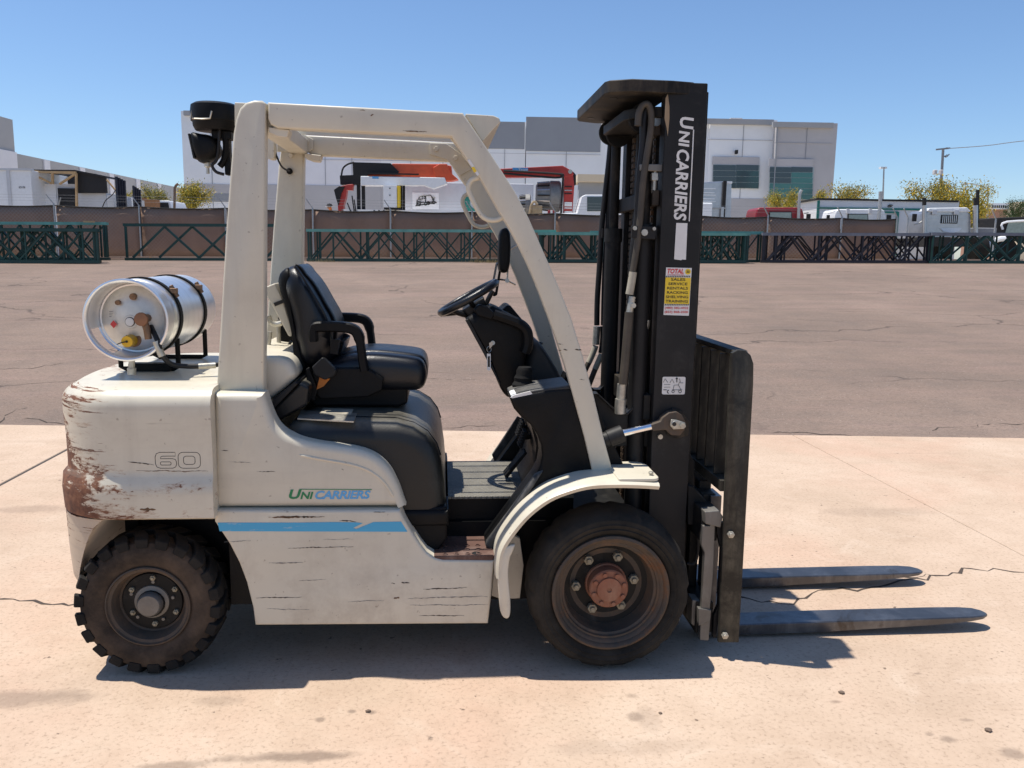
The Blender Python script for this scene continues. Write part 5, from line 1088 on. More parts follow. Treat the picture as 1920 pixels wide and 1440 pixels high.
def rack_stack(px0, px1, v, pyt, pyb, n, mat, mtop, pitch, front, inner, heavy=1.0, step=.13, seed=1):
    rnd = random.Random(seed); gname = inner.split(' frame ')[1]
    for i in range(n):
        j = rnd.uniform(-7, 7) if i else 0; k2 = rnd.uniform(-7, 7) if i else 0
        rack_frame(px0+j, px1+k2, v+i*step, pyt+(rnd.uniform(-.8, .8) if i else 0), pyb, mat, mtop, pitch*.72*rnd.uniform(.9, 1.15), rnd.uniform(0, pitch*.7), front if i == 0 else ORD[i]+' '+inner, gname, heavy=heavy, dense=n > 2)
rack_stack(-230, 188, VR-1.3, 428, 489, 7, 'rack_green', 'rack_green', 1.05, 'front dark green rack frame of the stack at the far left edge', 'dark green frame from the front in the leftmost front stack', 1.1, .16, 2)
rack_stack(-230, 205, VR+.9, 416, 484, 4, 'rack_green', 'rack_green_sunlit', 1.2, 'green rack frame of the leftmost back row, beneath the brown screen', 'green frame from the front in the leftmost back row', 1.0, .14, 3)
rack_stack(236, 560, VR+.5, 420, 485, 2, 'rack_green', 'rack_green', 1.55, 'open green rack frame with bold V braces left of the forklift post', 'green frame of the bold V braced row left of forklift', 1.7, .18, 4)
rack_stack(576, 1035, VR, 430, 493, 4, 'rack_green', 'rack_green_sunlit', .95, 'front green rack frame seen through the cab above the seat', 'green frame from the front in the row seen through cab', 1.0, .35, 5)
rack_stack(1008, 1398, VR-.1, 436, 498, 9, 'rack_green', 'rack_green_sunlit', .8, 'front green rack frame of the dense stack behind the mast', 'green frame from the front in the dense stack behind mast', .9, .12, 6)
rack_stack(1110, 1422, VR+1.1, 434, 495, 3, 'rack_green', 'rack_green_sunlit', .9, 'green rack frame sticking out behind the dense stack near mast', 'green frame from the front in the row behind mast stack', .9, .14, 9)
rack_stack(1426, 1745, VR+.3, 437, 494, 7, 'rack_dark', 'rack_dark_sunlit', 1.0, 'front charcoal rack frame of the dark stack right of the mast', 'charcoal frame from the front in the dark stack', 1.0, .17, 7)
rack_stack(1742, 2080, VR+.2, 437, 493, 5, 'rack_green', 'rack_dark_sunlit', 1.25, 'front green rack frame at the far right edge of the view', 'green frame from the front in the far right stack', 1.2, .2, 8)
tk = thing('timber_offcut', 'short pale timber block lying on the left rack stack', 'timber', YP(166, 416, VR+.5), None, True); yrect(tk, 'block', 'timber', 156, 175, 414, 417, VR+.5, .1)

# ---- chain-link fence with brown privacy screen
VF = 28.0
FN = thing('screen_fence', 'chain-link fence covered with brown privacy screen behind the green racks', 'fence', YP(900, 470, VF), None, True)
pxs = [-400, -200, -45, 107, 265, 425, 588, 733, 885, 1040, 1195, 1310, 1437, 1575, 1678]
zt_ = YP(0, 383.5, VF).z
def screen_panel(a, b, seed):
    rnd = random.Random(seed); m = MB(); nu, nz = 12, 5; ph = rnd.uniform(0, 6); R = []
    for j in range(nz+1):
        row = []
        for i in range(nu+1):
            t = i/nu; u = a+(b-a)*t; zb = H(u, VF)+.05; sag = .05*sin(pi*t)*(1 if j == nz else 0)+.015*sin(7*t+ph)
            row.append((u, VF+.03*sin(5*t*pi+ph)*sin(pi*j/nz)+.006*sin(9*t+ph), zb+(zt_-sag-zb)*j/nz))
        R.append(row)
    m.loft(R, False, False, close=False); return m
for i in range(len(pxs)-1):
    a = YP(pxs[i], 440, VF).x; b = YP(pxs[i+1], 440, VF).x
    sc_ = build(screen_panel(a+.02, b-.02, i), 'screen_panel', 'brown_screen', FN); sd = sc_.modifiers.new('thickness', 'SOLIDIFY'); sd.thickness = .006
    pts = [(a+(b-a)*t/12, VF-.02, zt_-.05*sin(pi*t/12)-.015*0) for t in range(13)]; build(MB().tube(pts, .022, 6), 'screen_hem', 'trim_black', FN)
for px in pxs+[1698, 1862, 2010]:
    u = YP(px, 440, VF).x; zb = H(u, VF)
    po = build(MB().cyl((u, VF-.08, zb), (u, VF-.08, zt_+.06), .03, 8), 'fence_post', 'galvanised', FN)
    build(MB().cyl((u, VF-.08, zt_+.05), (u-.22, VF-.15, zt_+.38), .02, 6), 'barb_arm', 'galvanised', po)
for k in range(3):
    m = MB(); du = -.07*(k+1); dz = .06+.1*(k+1)
    for i in range(len(pxs)-1): m.tube([(YP(pxs[i], 440, VF).x+du, VF-.1-.02*k, zt_+dz), (YP(pxs[i+1], 440, VF).x+du, VF-.1-.02*k, zt_+dz)], .0028, 4)
    build(m, 'barbed_wire', 'pole_grey', FN)
kb = MB(); kb.box(YP(-300, 480, VF).x, YP(2100, 480, VF).x, VF-.6, VF-.35, .9, 0); kb = MB()
for i in range(12):
    a = YP(-300+i*200, 480, VF).x; b = YP(-104+i*200, 480, VF).x; kb.prism([(a, H(a, VF)-.1), (b, H(b, VF)-.1), (b, H(b, VF)+.12), (a, H(a, VF)+.12)], VF-.75, VF-.55)
structure(kb, 'kerb', 'concrete').matrix_world = Matrix.Rotation(YA, 4, 'Z')

# ---- big tilt-up warehouse with offices
VB = 66.0
OB = ythings('office_warehouse', 'large pale grey tilt-up warehouse with green office windows behind the mast', 'building', 950, VB)
def wall(px0, px1, pyt, cap, mat, dv, bands=(), capmat='coping'):
    yrect(OB, 'wall_panel', mat, px0, px1, pyt, 470, VB, 30, to_ground=True, dv=dv)
    if cap: yrect(OB, 'parapet', capmat, px0-1, px1+1, pyt-1, pyt+cap, VB, .3, dv=dv-.3)
    for (y0, y1, m_) in bands: yrect(OB, 'band', m_, px0+.5, px1-.5, y0, y1, VB, .05, dv=dv-.052)
wall(345, 452, 209, 8, 'wall_light', 0, ((345, 362, 'wall_mid'), (362, 378, 'wall_grey')))
wall(452, 715, 222, 0, 'wall_lilac', .6, ((347, 400, 'wall_mid'),)); wall(715, 905, 226, 0, 'wall_light', .6, ((347, 400, 'wall_mid'),))
wall(905, 984, 228, 0, 'wall_light', .6, ((228, 279, 'wall_grey'),)); wall(985.5, 1127, 220, 0, 'wall_light', .3, ((220, 284, 'wall_grey'),)); wall(1127, 1326, 222, 8, 'wall_light', .3)
wall(1326, 1450, 224, 9, 'wall_light', 0, ((372, 410, 'wall_mid'),)); wall(1450.5, 1562, 230, 9, 'wall_mid', -.9)
for px, dv_ in ((398, 0), (500, .6), (560, .6), (610, .6), (660, .6), (770, .6), (830, .6), (945, .6), (1060, .3), (1388, 0), (1506, -.9)): yrect(OB, 'panel_joint', 'wall_grey', px, px+.7, 232, 470, VB, .04, dv=dv_-.045)
for y_, x0_, x1_, dv_ in ((262, 1327, 1449, 0), (268, 1451, 1561, -.9), (300, 453, 904, .6), (288, 906, 1126, .24)): yrect(OB, 'panel_reveal', 'wall_mid', x0_, x1_, y_, y_+.7, VB, .04, dv=dv_-.045)
for x0_, x1_ in ((470, 486), (640, 664), (1150, 1170)): yrect(OB, 'roof_unit', 'wall_mid', x0_, x1_, 212, 230, VB+10, 2)
yrect(OB, 'downpipe', 'wall_grey', 1450.2, 1452, 236, 470, VB, .15, dv=-1.1)
yrect(OB, 'canopy', 'cream_fascia', 1083, 1160, 327, 341, VB-8, 3); yrect(OB, 'canopy_wall', 'wall_grey', 1085, 1160, 341, 400, VB-7.5, 1, to_ground=True)
def office_window(x0, x1, y0, y1, rows, cols, dv, glass, dark):
    yrect(OB, 'window_recess', 'wall_mid', x0-1, x1+1, y0-15, y0, VB, .06, dv=dv-.12)
    w = yrect(OB, 'window', 'window_frame', x0-.6, x1+.6, y0, y1, VB, .1, dv=dv-.14)
    hh = (y1-y0)/rows; ww = (x1-x0)/cols
    for r in range(rows):
        for c in range(cols): yrect(w, 'pane', dark if r == 0 or (r < dark_rows and c == 0) else glass, x0+c*ww+.35, x0+(c+1)*ww-.35, y0+r*hh+.4, y0+(r+1)*hh-.4, VB, .05, dv=dv-.17)
dark_rows = 3
office_window(1337, 1423, 309, 353, 4, 2, 0, 'office_glass', 'glass_dark'); office_window(1443, 1524, 313, 374, 6, 2, -.9, 'office_glass_green', 'glass_dark')
lg_ = yrect(OB, 'wall_light', 'trim_black', 1380, 1384, 281, 288, VB, .4, dv=-.5); yrect(OB, 'roof_hatch', 'wall_mid', 1370, 1392, 221, 226, VB+6, 2)
# ---- long receding warehouse at the left
P0, P1 = YP(8, 283, 60), YP(348, 352, 97)
LB = thing('long_warehouse', 'long low grey warehouse receding along the left skyline', 'building', (P0.x, P0.y, H(P0.x, 60)), None, True)
def along(t, off=0.0): d = (P1-P0).normalized(); n_ = Vector((d.y, -d.x, 0)); return P0.lerp(P1, t)+n_*off
def wall_run(t0, t1, z0, z1, off, th_, name, mat):
    a, b = along(t0, off), along(t1, off); a2, b2 = along(t0, off-th_), along(t1, off-th_); return build(MB().prism_z([(a.x, a.y), (b.x, b.y), (b2.x, b2.y), (a2.x, a2.y)], z0, z1), name, mat, LB)
zT = P0.z; zM = zT-3.2
wall_run(0, 1, zM, zT, 0, 12, 'wall_upper', 'wall_dull'); wall_run(0, 1, GZ-.2, zM, 0, 12, 'wall_lower', 'wall_mid')
for px in (85, 152, 207, 257, 297):
    # find the spot along the wall under this pixel column
    best = min((k/400 for k in range(401)), key=lambda t: abs((lambda d: 960+FPX*d.dot(CR)/d.dot(_f))(YE*along(t).x+YN*along(t).y+Vector((0, 0, zT))-CAM)-px)); wall_run(best-.012, best+.012, GZ, zT-.05, .12, .11, 'pilaster', 'wall_lilac')
wall_run(-.6, -.002, GZ-.2, zT+2.2, .8, 12, 'tower', 'wall_dull'); wall_run(-.6, -.003, GZ-.2, zT-.1, .95, .14, 'tower_base', 'wall_lilac')

# ---- left cluster: containers, timber canopy, panels
V1 = 33.0
c1 = ythings('storage_container', 'white storage container at the far left edge behind the fence', 'container', 30, V1)
yrect(c1, 'body', 'truck_white', -60, 60, 318, 400, V1, 3, to_ground=True, bevel=.02); yrect(c1, 'roof_rail', 'trailer_grey', -61, 61, 315, 319, V1, .1, dv=-.06); yrect(c1, 'corner_post', 'trailer_grey', 14, 20, 319, 400, V1, .06, dv=-.05, to_ground=True)
a = YP(34, 353, V1-.06); b = YP(46, 353, V1-.06); build(lettering('GCX 1704', (a.x, V1-.012, a.z), (1, 0, 0), (0, 0, 1), b.x-a.x, .09, .02), 'lettering', 'black_ink', c1, smooth=False)
c2 = ythings('storage_container', 'white container with an open dark doorway under the timber canopy', 'container', 100, V1+1)
yrect(c2, 'body', 'truck_white', 61, 106, 344, 400, V1+1, 4, to_ground=True, bevel=.02); yrect(c2, 'door_frame', 'trailer_side', 107, 144, 345, 400, V1+1, .1, to_ground=True); yrect(c2, 'doorway', 'dark_void', 109.5, 141, 353, 400, V1+1, .06, dv=-.08, to_ground=True); ytube(c2, 'latch_bar', 'galvanised', [(109, 388), (114, 370)], V1+.8, .03); yrect(c2, 'side_wall', 'trailer_grey', 145, 200, 362, 400, V1+1, 4, to_ground=True)  # doorway is a flat panel, the unlit inside put into its colour
cn = ythings('timber_canopy', 'dark roofed timber canopy standing over the white containers at left', 'canopy', 120, V1+1)
ypoly(cn, 'roof', 'tarp_black', [(40, 317.5), (140, 318.5), (198, 330), (200, 334), (140, 322), (42, 320)], V1+.7, 1.6); ypoly(cn, 'fascia', 'timber', [(42, 319.5), (142, 321.5), (143, 326.5), (44, 323)], V1+.6, .08)
for pts in (((56, 323), (96, 344)), ((98, 324), (99, 345)), ((143, 325), (112, 345)), ((143, 325), (144, 390))): build(MB().beam(YP(*pts[0], V1+.65), YP(*pts[1], V1+.65), .07, .11, (0, 1, 0)), 'strut', 'timber', cn)
yrect(cn, 'interior_shade', 'dark_void', 58, 143, 325, 345, V1+3, .1); ypoly(cn, 'side_tarp', 'tarp_black', [(144, 321), (180, 326), (198, 333), (200, 362), (145, 362)], V1+.8, .1); build(MB().beam(YP(200, 337, V1+.7), YP(217, 357, V1+.7), .06, .06, (0, 1, 0)), 'strut', 'timber', cn)  # dark sheet stands in for the shade inside the canopy
cb_ = ythings('hanging_cable', 'thin black cable sagging beside the timber canopy', 'cable', 205, V1); ytube(cb_, 'cable', 'trim_black', [(216, 357), (210, 366), (198, 376), (192, 389)], V1+.2, .02)
for k, (x0, x1, y0, lab) in enumerate(((217, 236, 331, 'taller dark navy panel stack beside the timber canopy'), (249, 264, 348, 'shorter dark navy panel stack left of the yellow tree'))):
    pn_ = ythings('panel_stack', lab, 'panels', x0, V1)
    for j in range(4): xx = x0+(x1-x0)*j/4; yrect(pn_, 'panel', 'navy_panel', xx, xx+(x1-x0)/4-.6, y0+j*2.4, 395, V1+j*.1, .1, to_ground=True)
wb = ythings('white_box', 'small white box by the dark panels behind the fence', 'box', 207, V1+1); yrect(wb, 'body', 'trailer_side', 201, 214, 366, 400, V1+.5, 1, to_ground=True)
wb = ythings('white_box', 'small pale box standing between the two dark panel stacks', 'box', 242, V1+1); yrect(wb, 'body', 'trailer_side', 237, 247, 370, 400, V1+1.5, 1, to_ground=True)
cbx = ythings('cardboard_box', 'brown cardboard box next to a white pickup roof at left', 'box', 280, V1); yrect(cbx, 'box', 'cardboard', 271, 291, 374, 395, V1, .5, to_ground=True); yrect(cbx, 'flap', 'cardboard', 266, 275, 371, 376, V1+.1, .02)
def pickup(lab, x0, x1, y0, v, name='pickup_truck'):
    th = ythings(name, lab, 'pickup', (x0+x1)/2, v); w = x1-x0
    ypoly(th, 'body', 'truck_white', [(x0-w*.6, 412), (x0-w*.6, 400), (x0-2, 399), (x0+w*.12, y0+3), (x0+w*.25, y0), (x1-w*.08, y0), (x1, y0+4), (x1+w*.25, 402), (x1+w*.3, 412)], v, 1.8, .04)
    ypoly(th, 'side_window', 'glass_dark', [(x0+w*.30, 396), (x0+w*.30, y0+4), (x1-w*.12, y0+4), (x1-w*.02, 396)], v, .03, 0, -.02); yrect(th, 'chassis', 'trim_black', x0-w*.5, x1+w*.2, 412, 430, v, 1.7, dv=.05)
    for px in (x0-w*.3, x1+w*.05): c_ = YP(px, 420, v); zz = H(c_.x, v); build(MB().lathe([(.0, -.02), (.2, -.02), (.38, 0), (.38, .22), (0, .22)], (c_.x, v-.02, zz+.38), 'Y', 20), 'wheel', 'rubber', th)
    return th
pickup('white pickup roof beside the cardboard box behind the left fence', 290, 319, 376, V1+1)
pickup('white pickup cab right of the red crane column', 1084, 1140, 365, V1)
sk_ = ythings('exhaust_stack', 'rusty brown exhaust stack rising beside the left yellow tree', 'exhaust', 328, V1); ytube(sk_, 'pipe', 'stack_rust', [(326, 440), (327, 390), (327.5, 362), (328, 352), (331, 347), (334, 345)], V1, .055)

# ---- crane truck seen through the cab
V2 = 35.0
CT = ythings('crane_truck', 'flatbed truck with an orange folded loader crane seen through the cab', 'crane truck', 700, V2)
yrect(CT, 'deck', 'truck_white', 640, 1000, 395, 404, V2, 2.4); yrect(CT, 'chassis', 'trim_black', 600, 1000, 420, 436, V2, 2)
for px in (650, 690, 900): c_ = YP(px, 450, V2); zz = H(c_.x, V2); build(MB().lathe([(0, -.05), (.3, -.05), (.5, 0), (.5, .3), (0, .3)], (c_.x, V2, zz+.5), 'Y', 24), 'wheel', 'rubber', CT)
ypoly(CT, 'boom_outer', 'crane_orange', [(735, 306.5), (828, 307.5), (846, 311), (848, 333), (690, 334), (680, 328), (735, 326)], V2+.3, .5, .03)
ypoly(CT, 'boom_knuckle', 'crane_orange', [(812, 314), (824, 307), (838, 307), (843, 322), (859, 336), (845, 339), (826, 339), (815, 332)], V2+.15, .7, .03); ypoly(CT, 'boom_inner', 'truck_white', [(676, 330), (834, 333), (838, 345), (812, 354), (795, 348), (676, 348)], V2+.1, .5, .03)
yrect(CT, 'maker_plate', 'blue_ink', 698, 710, 331, 335, V2, .02, dv=.07)
ypoly(CT, 'hydraulic_pack', 'trim_black', [(661, 304), (732, 306), (748, 322), (745, 326), (690, 326), (676, 346), (638, 346), (637, 329), (662, 328)], V2+.2, .5); ypoly(CT, 'hydraulic_ram', 'trim_black', [(690, 323.5), (785, 325.5), (785, 328), (690, 326.5)], V2+.05, .1)
ytube(CT, 'loop_guard', 'trim_black', [(640, 330), (643, 316), (652, 308), (664, 304.5)], V2+.2, .04)
for x in (669, 678): yrect(CT, 'mast_post', 'trim_black', x, x+6, 330, 404, V2, .15, dv=.3)
ypoly(CT, 'crane_foot', 'crane_red', [(634, 350), (652, 346), (662, 345), (660, 357), (650, 356), (648, 372), (644, 385), (646, 402), (634, 402), (633, 380), (629, 366)], V2, .4, .02); ypoly(CT, 'crane_foot_arm', 'trim_black', [(626, 356), (636, 349), (646, 350), (640, 362), (634, 385), (630, 372)], V2-.1, .3)
for pts in (((651, 380), (660, 402)), ((660, 367), (665, 402)), ((664, 374), (668, 402))): ytube(CT, 'control_lever', 'trim_black', pts, V2-.1, .03, 6)
yrect(CT, 'cabinet', 'truck_white', 719, 744, 347, 389, V2-.3, .5, .01); yrect(CT, 'cabinet_edge', 'yellow_label', 745, 749, 348, 389, V2-.3, .5); yrect(CT, 'cabinet_base', 'trim_black', 720, 750, 389, 392.5, V2-.3, .5)
for yy in (353, 366): yrect(CT, 'cabinet_lock', 'trim_black', 730, 732, yy-1, yy+1, V2-.3, .02, dv=-.03)
for px in (700, 709, 718, 740): yrect(CT, 'deck_lamp', 'trim_black', px, px+3, 394, 396, V2, .02, dv=-.03)
for x in (750, 755): yrect(CT, 'rear_post', 'trim_black', x, x+4, 345, 404, V2, .15, dv=.2)
# second crane column on the right
C2 = ythings('loader_crane', 'red folded loader crane with square column left of the mast', 'crane', 1065, V2-1)
ypoly(C2, 'boom', 'crane_red', [(925, 317), (1055, 310.5), (1074, 321), (1076, 328), (1058, 333), (1046, 331), (925, 333)], V2-1, .5, .03); ypoly(C2, 'column', 'crane_red', [(1060, 322), (1074, 322), (1077, 350), (1073, 405), (1057, 405), (1058, 340)], V2-1, .5, .02, .02)
yrect(C2, 'maker_plate', 'blue_ink', 961, 990, 314.5, 320, V2-1, .02, dv=-.02); a = YP(963, 319.5, V2-1.05); build(lettering('Tsoni', (a.x+.2, V2-1.035, a.z), (1, 0, 0), (0, 0, 1), .4, .09, .03), 'lettering', 'white_label', C2, smooth=False)
for y0, y1, mt in ((349, 351, 'trim_black'), (356, 358, 'galvanised'), (362, 364, 'trim_black'), (379, 387, 'white_label'), (389, 391, 'white_label'), (396, 400, 'white_label')): yrect(C2, 'column_label', mt, 1058.5, 1072.5, y0, y1, V2-1, .02, dv=-.015)
c_ = YP(1069, 322, V2-1); build(MB().cyl((c_.x, c_.y-.06, c_.z), (c_.x, c_.y, c_.z), .09, 16), 'pivot', 'zinc', C2); ypoly(C2, 'hose_bundle', 'trim_black', [(1075, 322), (1080, 328), (1080, 346), (1075, 350)], V2-.9, .2)
for pts in (((944, 320), (1046, 326), (1055, 331), (1055, 345), (1052, 400)), ((944, 325), (1042, 333), (1052, 327))): ytube(C2, 'guard_tube', 'trim_black', pts, V2-1.2, .045, 8, 5)
def drum(lab, cx, cy, w, h, v):
    th = ythings('drum', lab, 'drum', cx, v); c_ = YP(cx, cy, v); k = (c_.y-CAM.dot(YN))/FPX; R_ = h/2*k; W_ = w*k
    build(MB().lathe([(0, 0), (R_*.72, 0), (R_*.8, W_*.05), (R_*.86, W_*.5), (R_*.93, W_*.55), (R_, W_*.58), (R_, W_*.93), (R_*.9, W_), (0, W_)], (c_.x-W_/2, c_.y+R_, c_.z), 'X', 32), 'shell', 'drum_grey', th)
    for j in range(16): a_ = j*2*pi/16; build(MB().beam((c_.x-W_/2+.05*W_, c_.y+R_+R_*.82*cos(a_), c_.z+R_*.82*sin(a_)), (c_.x+W_*.05, c_.y+R_+R_*.9*cos(a_), c_.z+R_*.9*sin(a_)), .05, .07, (0, cos(a_), sin(a_))), 'rib', 'truck_silver' if j % 2 else 'trim_black', th)
drum('large ribbed grey drum inside the black tube guard', 1029, 366, 46, 58, V2-1); drum('smaller grey drum half hidden behind the front post', 984, 383, 22, 40, V2-.6)
tb_ = ythings('tan_crate', 'tan plastic crate sitting below the large grey drum', 'crate', 1005, V2-1); yrect(tb_, 'crate', 'tan_plastic', 996, 1017, 384, 404, V2-1.1, .5, .05); ytube(tb_, 'hose', 'tan_plastic', [(993, 402), (996, 385), (1002, 378), (1008, 384)], V2-1.15, .05)
rc_ = ythings('red_can', 'small red fuel can beside the tan crate', 'can', 1034, V2-1); yrect(rc_, 'can', 'truck_red', 1027, 1040, 394, 405, V2-1.2, .2, .03); yrect(rc_, 'label', 'white_label', 1032, 1036, 394, 402, V2-1.2, .02, dv=-.02)
# ---- trailer with a truck drawing and a green ring
TR_ = ythings('box_trailer', 'pale grey box trailer with a lorry drawing and green ring emblem', 'trailer', 850, V2+2)
yrect(TR_, 'box', 'trailer_grey', 757, 1000, 343, 425, V2+2, 2.5, .03); yrect(TR_, 'chassis', 'trim_black', 760, 990, 425, 436, V2+2, 2, dv=.1)
for px in (800, 840): c_ = YP(px, 445, V2+2); zz = H(c_.x, V2+2); build(MB().lathe([(0, 0), (.5, 0), (.5, .3), (0, .3)], (c_.x, V2+2, zz+.5), 'Y', 20), 'wheel', 'rubber', TR_)
sg = yrect(TR_, 'emblem_board', 'truck_white', 773, 823, 361, 392, V2+2, .03, dv=-.04)
def sgp(x, y): return YP(773+x, 361+y, V2+1.94)
m = MB()
for pts in (((6, 25), (46, 19)), ((8, 24), (9, 14), (12, 13), (13, 8), (20, 6), (25, 6), (25, 19)), ((13, 8), (20, 7), (20, 12), (13, 13)), ((25, 6), (34, 5), (38, 9), (40, 18)), ((9, 20), (22, 18)), ((10, 17), (17, 16)), ((24, 19), (44, 17)), ((36, 10), (43, 9)), ((37, 13), (42, 12)), ((22, 8), (24, 8)), ((22, 11), (24, 11)), ((12, 23), (15, 22)), ((28, 21), (33, 20))): m.tube([sgp(*p) for p in pts], .022, 4)
for cx, cy in ((13, 22), (25, 21), (30, 20), (40, 18.5)): q = sgp(cx, cy); m.tube([q+Vector((.07*cos(k*pi/5), 0, .07*sin(k*pi/5))) for k in range(11)], .02, 4)
build(m, 'lorry_drawing', 'black_ink', sg)
q = YP(893, 380, V2+1.96); build(MB().lathe([(.30, 0), (.30, -.02), (.57, -.02), (.57, 0)], q, 'Y', 40, cap=False), 'ring_emblem', 'trim_green', TR_)

# ---- tractor cabs behind the right hand fence
S1 = ythings('sleeper_truck', 'polished silver sleeper truck just right of the forklift mast', 'truck', 1340, V2)
ypoly(S1, 'sleeper', 'truck_silver', [(1270, 345), (1300, 342), (1366, 339.5), (1372, 342), (1371, 412), (1270, 412)], V2, 2.2, .05); yrect(S1, 'chassis', 'trim_black', 1270, 1400, 412, 436, V2, 1.5, dv=.2)
for k, yy in enumerate((353, 360.5, 365, 372, 376.5)): yrect(S1, 'rib', 'truck_white', 1315, 1342-(k % 2)*2, yy, yy+1.2, V2, .03, dv=-.03)
yrect(S1, 'exhaust', 'trim_black', 1355, 1361, 339, 412, V2, .12, dv=-.14); yrect(S1, 'heat_shield', 'truck_silver', 1352, 1357, 388, 412, V2, .1, dv=-.2); yrect(S1, 'fuel_box', 'truck_white', 1316, 1336, 380, 410, V2, .5, dv=-.3, bevel=.06); yrect(S1, 'step_rail', 'galvanised', 1336, 1362, 389, 391, V2, .05, dv=-.15); yrect(S1, 'fairing', 'truck_white', 1362, 1373, 340, 344, V2, .1, dv=-.06)
for px in (1372, 1396): c_ = YP(px, 440, V2); zz = H(c_.x, V2); build(MB().lathe([(0, -.1), (.5, -.1), (.5, .3), (0, .3)], (c_.x, V2, zz+.75), 'Y', 20), 'wheel', 'rubber', S1)
def cab(lab, mat, x0, x1, y0, v, wx0, wx1, wy0, roofmat=None, name='truck_cab'):
    th = ythings(name, lab, 'truck', (x0+x1)/2, v)
    ypoly(th, 'cab', mat, [(x0, 430), (x0, y0+14), (x0+3, y0+3), (x0+8, y0), (x1-8, y0), (x1-3, y0+3), (x1, y0+14), (x1, 430)], v, 1.6, .06)
    if roofmat: ypoly(th, 'roof_edge', roofmat, [(x0+3, y0+3), (x0+8, y0), (x1-8, y0), (x1-3, y0+3), (x1-3, y0+8), (x0+3, y0+8)], v, .06, 0, -.07)
    f_ = ypoly(th, 'rear_window', 'trim_black', [(wx0, y0+26), (wx0+1, wy0), (wx1-1, wy0), (wx1, y0+26)], v, .03, 0, -.035); ypoly(f_, 'pane', 'glass_pale', [(wx0+2, y0+26), (wx0+2.5, wy0+1.5), (wx1-2.5, wy0+1.5), (wx1-2, y0+26)], v, .02, 0, -.06)
    yrect(th, 'chassis', 'trim_black', x0-10, x1+10, 430, 446, v, 2, dv=-.5)
    for px in (x0+8, x1-8): c_ = YP(px, 440, v); zz = H(c_.x, v); build(MB().lathe([(0, -.15), (.5, -.15), (.5, .15), (0, .15)], (c_.x, v-.2, zz+.5), 'X', 20), 'wheel', 'rubber', th)
    return th
RD = cab('dark red truck cab with pale rear window right of the mast', 'truck_red', 1417, 1508, 389, V2, 1441, 1485, 397)
ytube(RD, 'exhaust', 'galvanised', [(1497, 430), (1497.5, 400), (1499, 372), (1500, 362), (1503, 356.5)], V2-.2, .07); yrect(RD, 'mirror', 'trim_black', 1513, 1520, 401, 414, V2, .1); ytube(RD, 'mirror_arm', 'trim_black', [(1508, 400), (1516, 399)], V2, .02)
WC = cab('white truck cab with pale window before the green trimmed trailer', 'truck_white', 1565, 1662, 392, V2+.5, 1588, 1628, 401)
ytube(WC, 'exhaust', 'galvanised', [(1646, 420), (1647, 412), (1650, 385), (1651, 359)], V2+.2, .085); yrect(WC, 'mirror', 'trim_black', 1551, 1556, 403, 414, V2+.5, .1); ytube(WC, 'mirror_arm', 'truck_white', [(1553, 400), (1566, 396)], V2+.5, .03)
for px in (1588, 1630): yrect(WC, 'roof_light', 'trailer_grey', px, px+5, 391, 400, V2+.5, .1, dv=-.1)
GT = ythings('green_trim_trailer', 'long pale trailer with green trim and dark roof edge at right', 'trailer', 1660, V2+4)
yrect(GT, 'box', 'trailer_side', 1532, 1796, 375, 440, V2+4, 2.6, .0, to_ground=True); yrect(GT, 'roof_edge', 'trim_black', 1530, 1798, 373.5, 377, V2+4, 2.7, dv=-.05); yrect(GT, 'band', 'trim_green', 1532, 1796, 390, 393.5, V2+4, .03, dv=-.035)
for px in (1531, 1680): yrect(GT, 'corner_post', 'trim_green', px, px+4.5, 376 if px < 1600 else 397, 440, V2+4, .06, dv=-.08, to_ground=True)
yrect(GT, 'door_frame', 'trim_green', 1655, 1684, 396, 399.5, V2+4, .05, dv=-.07); yrect(GT, 'vent', 'trim_black', 1663, 1671, 403, 413, V2+4, .04, dv=-.05); m = MB()
for pts in (((1664, 387), (1668, 384), (1674, 385)), ((1665, 388), (1672, 387)), ((1668, 384), (1670, 388))): m.tube([YP(a, b, V2+3.96) for a, b in pts], .02, 4)
build(m, 'painted_mark', 'black_ink', GT)
CC = ythings('chrome_truck', 'ribbed silver truck cab with twin black exhaust stacks at right', 'truck', 1780, V2-.5); v = V2-.5
ypoly(CC, 'cab', 'truck_silver', [(1734, 446), (1735, 402), (1740, 394), (1812, 393), (1820, 402), (1821, 446)], v, 1.6, .05); ypoly(CC, 'roof', 'truck_white', [(1737, 396), (1741, 390), (1812, 389), (1819, 396), (1817, 397.5), (1742, 397.5)], v, .8, .04, -.08)  # roof coloured white for sunlight on top of the silver cab
lv_ = yrect(CC, 'louvre', 'trim_black', 1765, 1796, 403, 419, v, .03, dv=-.04)
for k in range(8): yrect(lv_, 'slat', 'truck_silver', 1767+k*3.6, 1768.6+k*3.6, 404, 418, v, .02, dv=-.065)
for yy in (402, 410, 421): yrect(CC, 'rib', 'truck_silver', 1742, 1764, yy, yy+1, v, .02, dv=-.022); yrect(CC, 'rib', 'truck_silver', 1797, 1815, yy, yy+1, v, .02, dv=-.022)
ypoly(CC, 'badge_wing', 'truck_white', [(1762, 428), (1803, 427.5), (1798, 433), (1786, 437), (1768, 434)], v, .03, 0, -.03)
for px in (1733, 1829): ytube(CC, 'exhaust_stack', 'truck_silver', [(px, 450), (px, 410), (px, 385)], v-.2, .10, 12); ytube(CC, 'stack_tip', 'trim_black', [(px, 386), (px, 376), (px-.2, 371)], v-.2, .085, 12)
ytube(CC, 'intake_pipe', 'trim_black', [(1833, 420), (1833, 380), (1833, 356)], v-.1, .07, 10)
for px in (1753, 1794): yrect(CC, 'roof_light', 'trailer_grey', px-4, px+4, 394, 402, v, .1, dv=-.12)
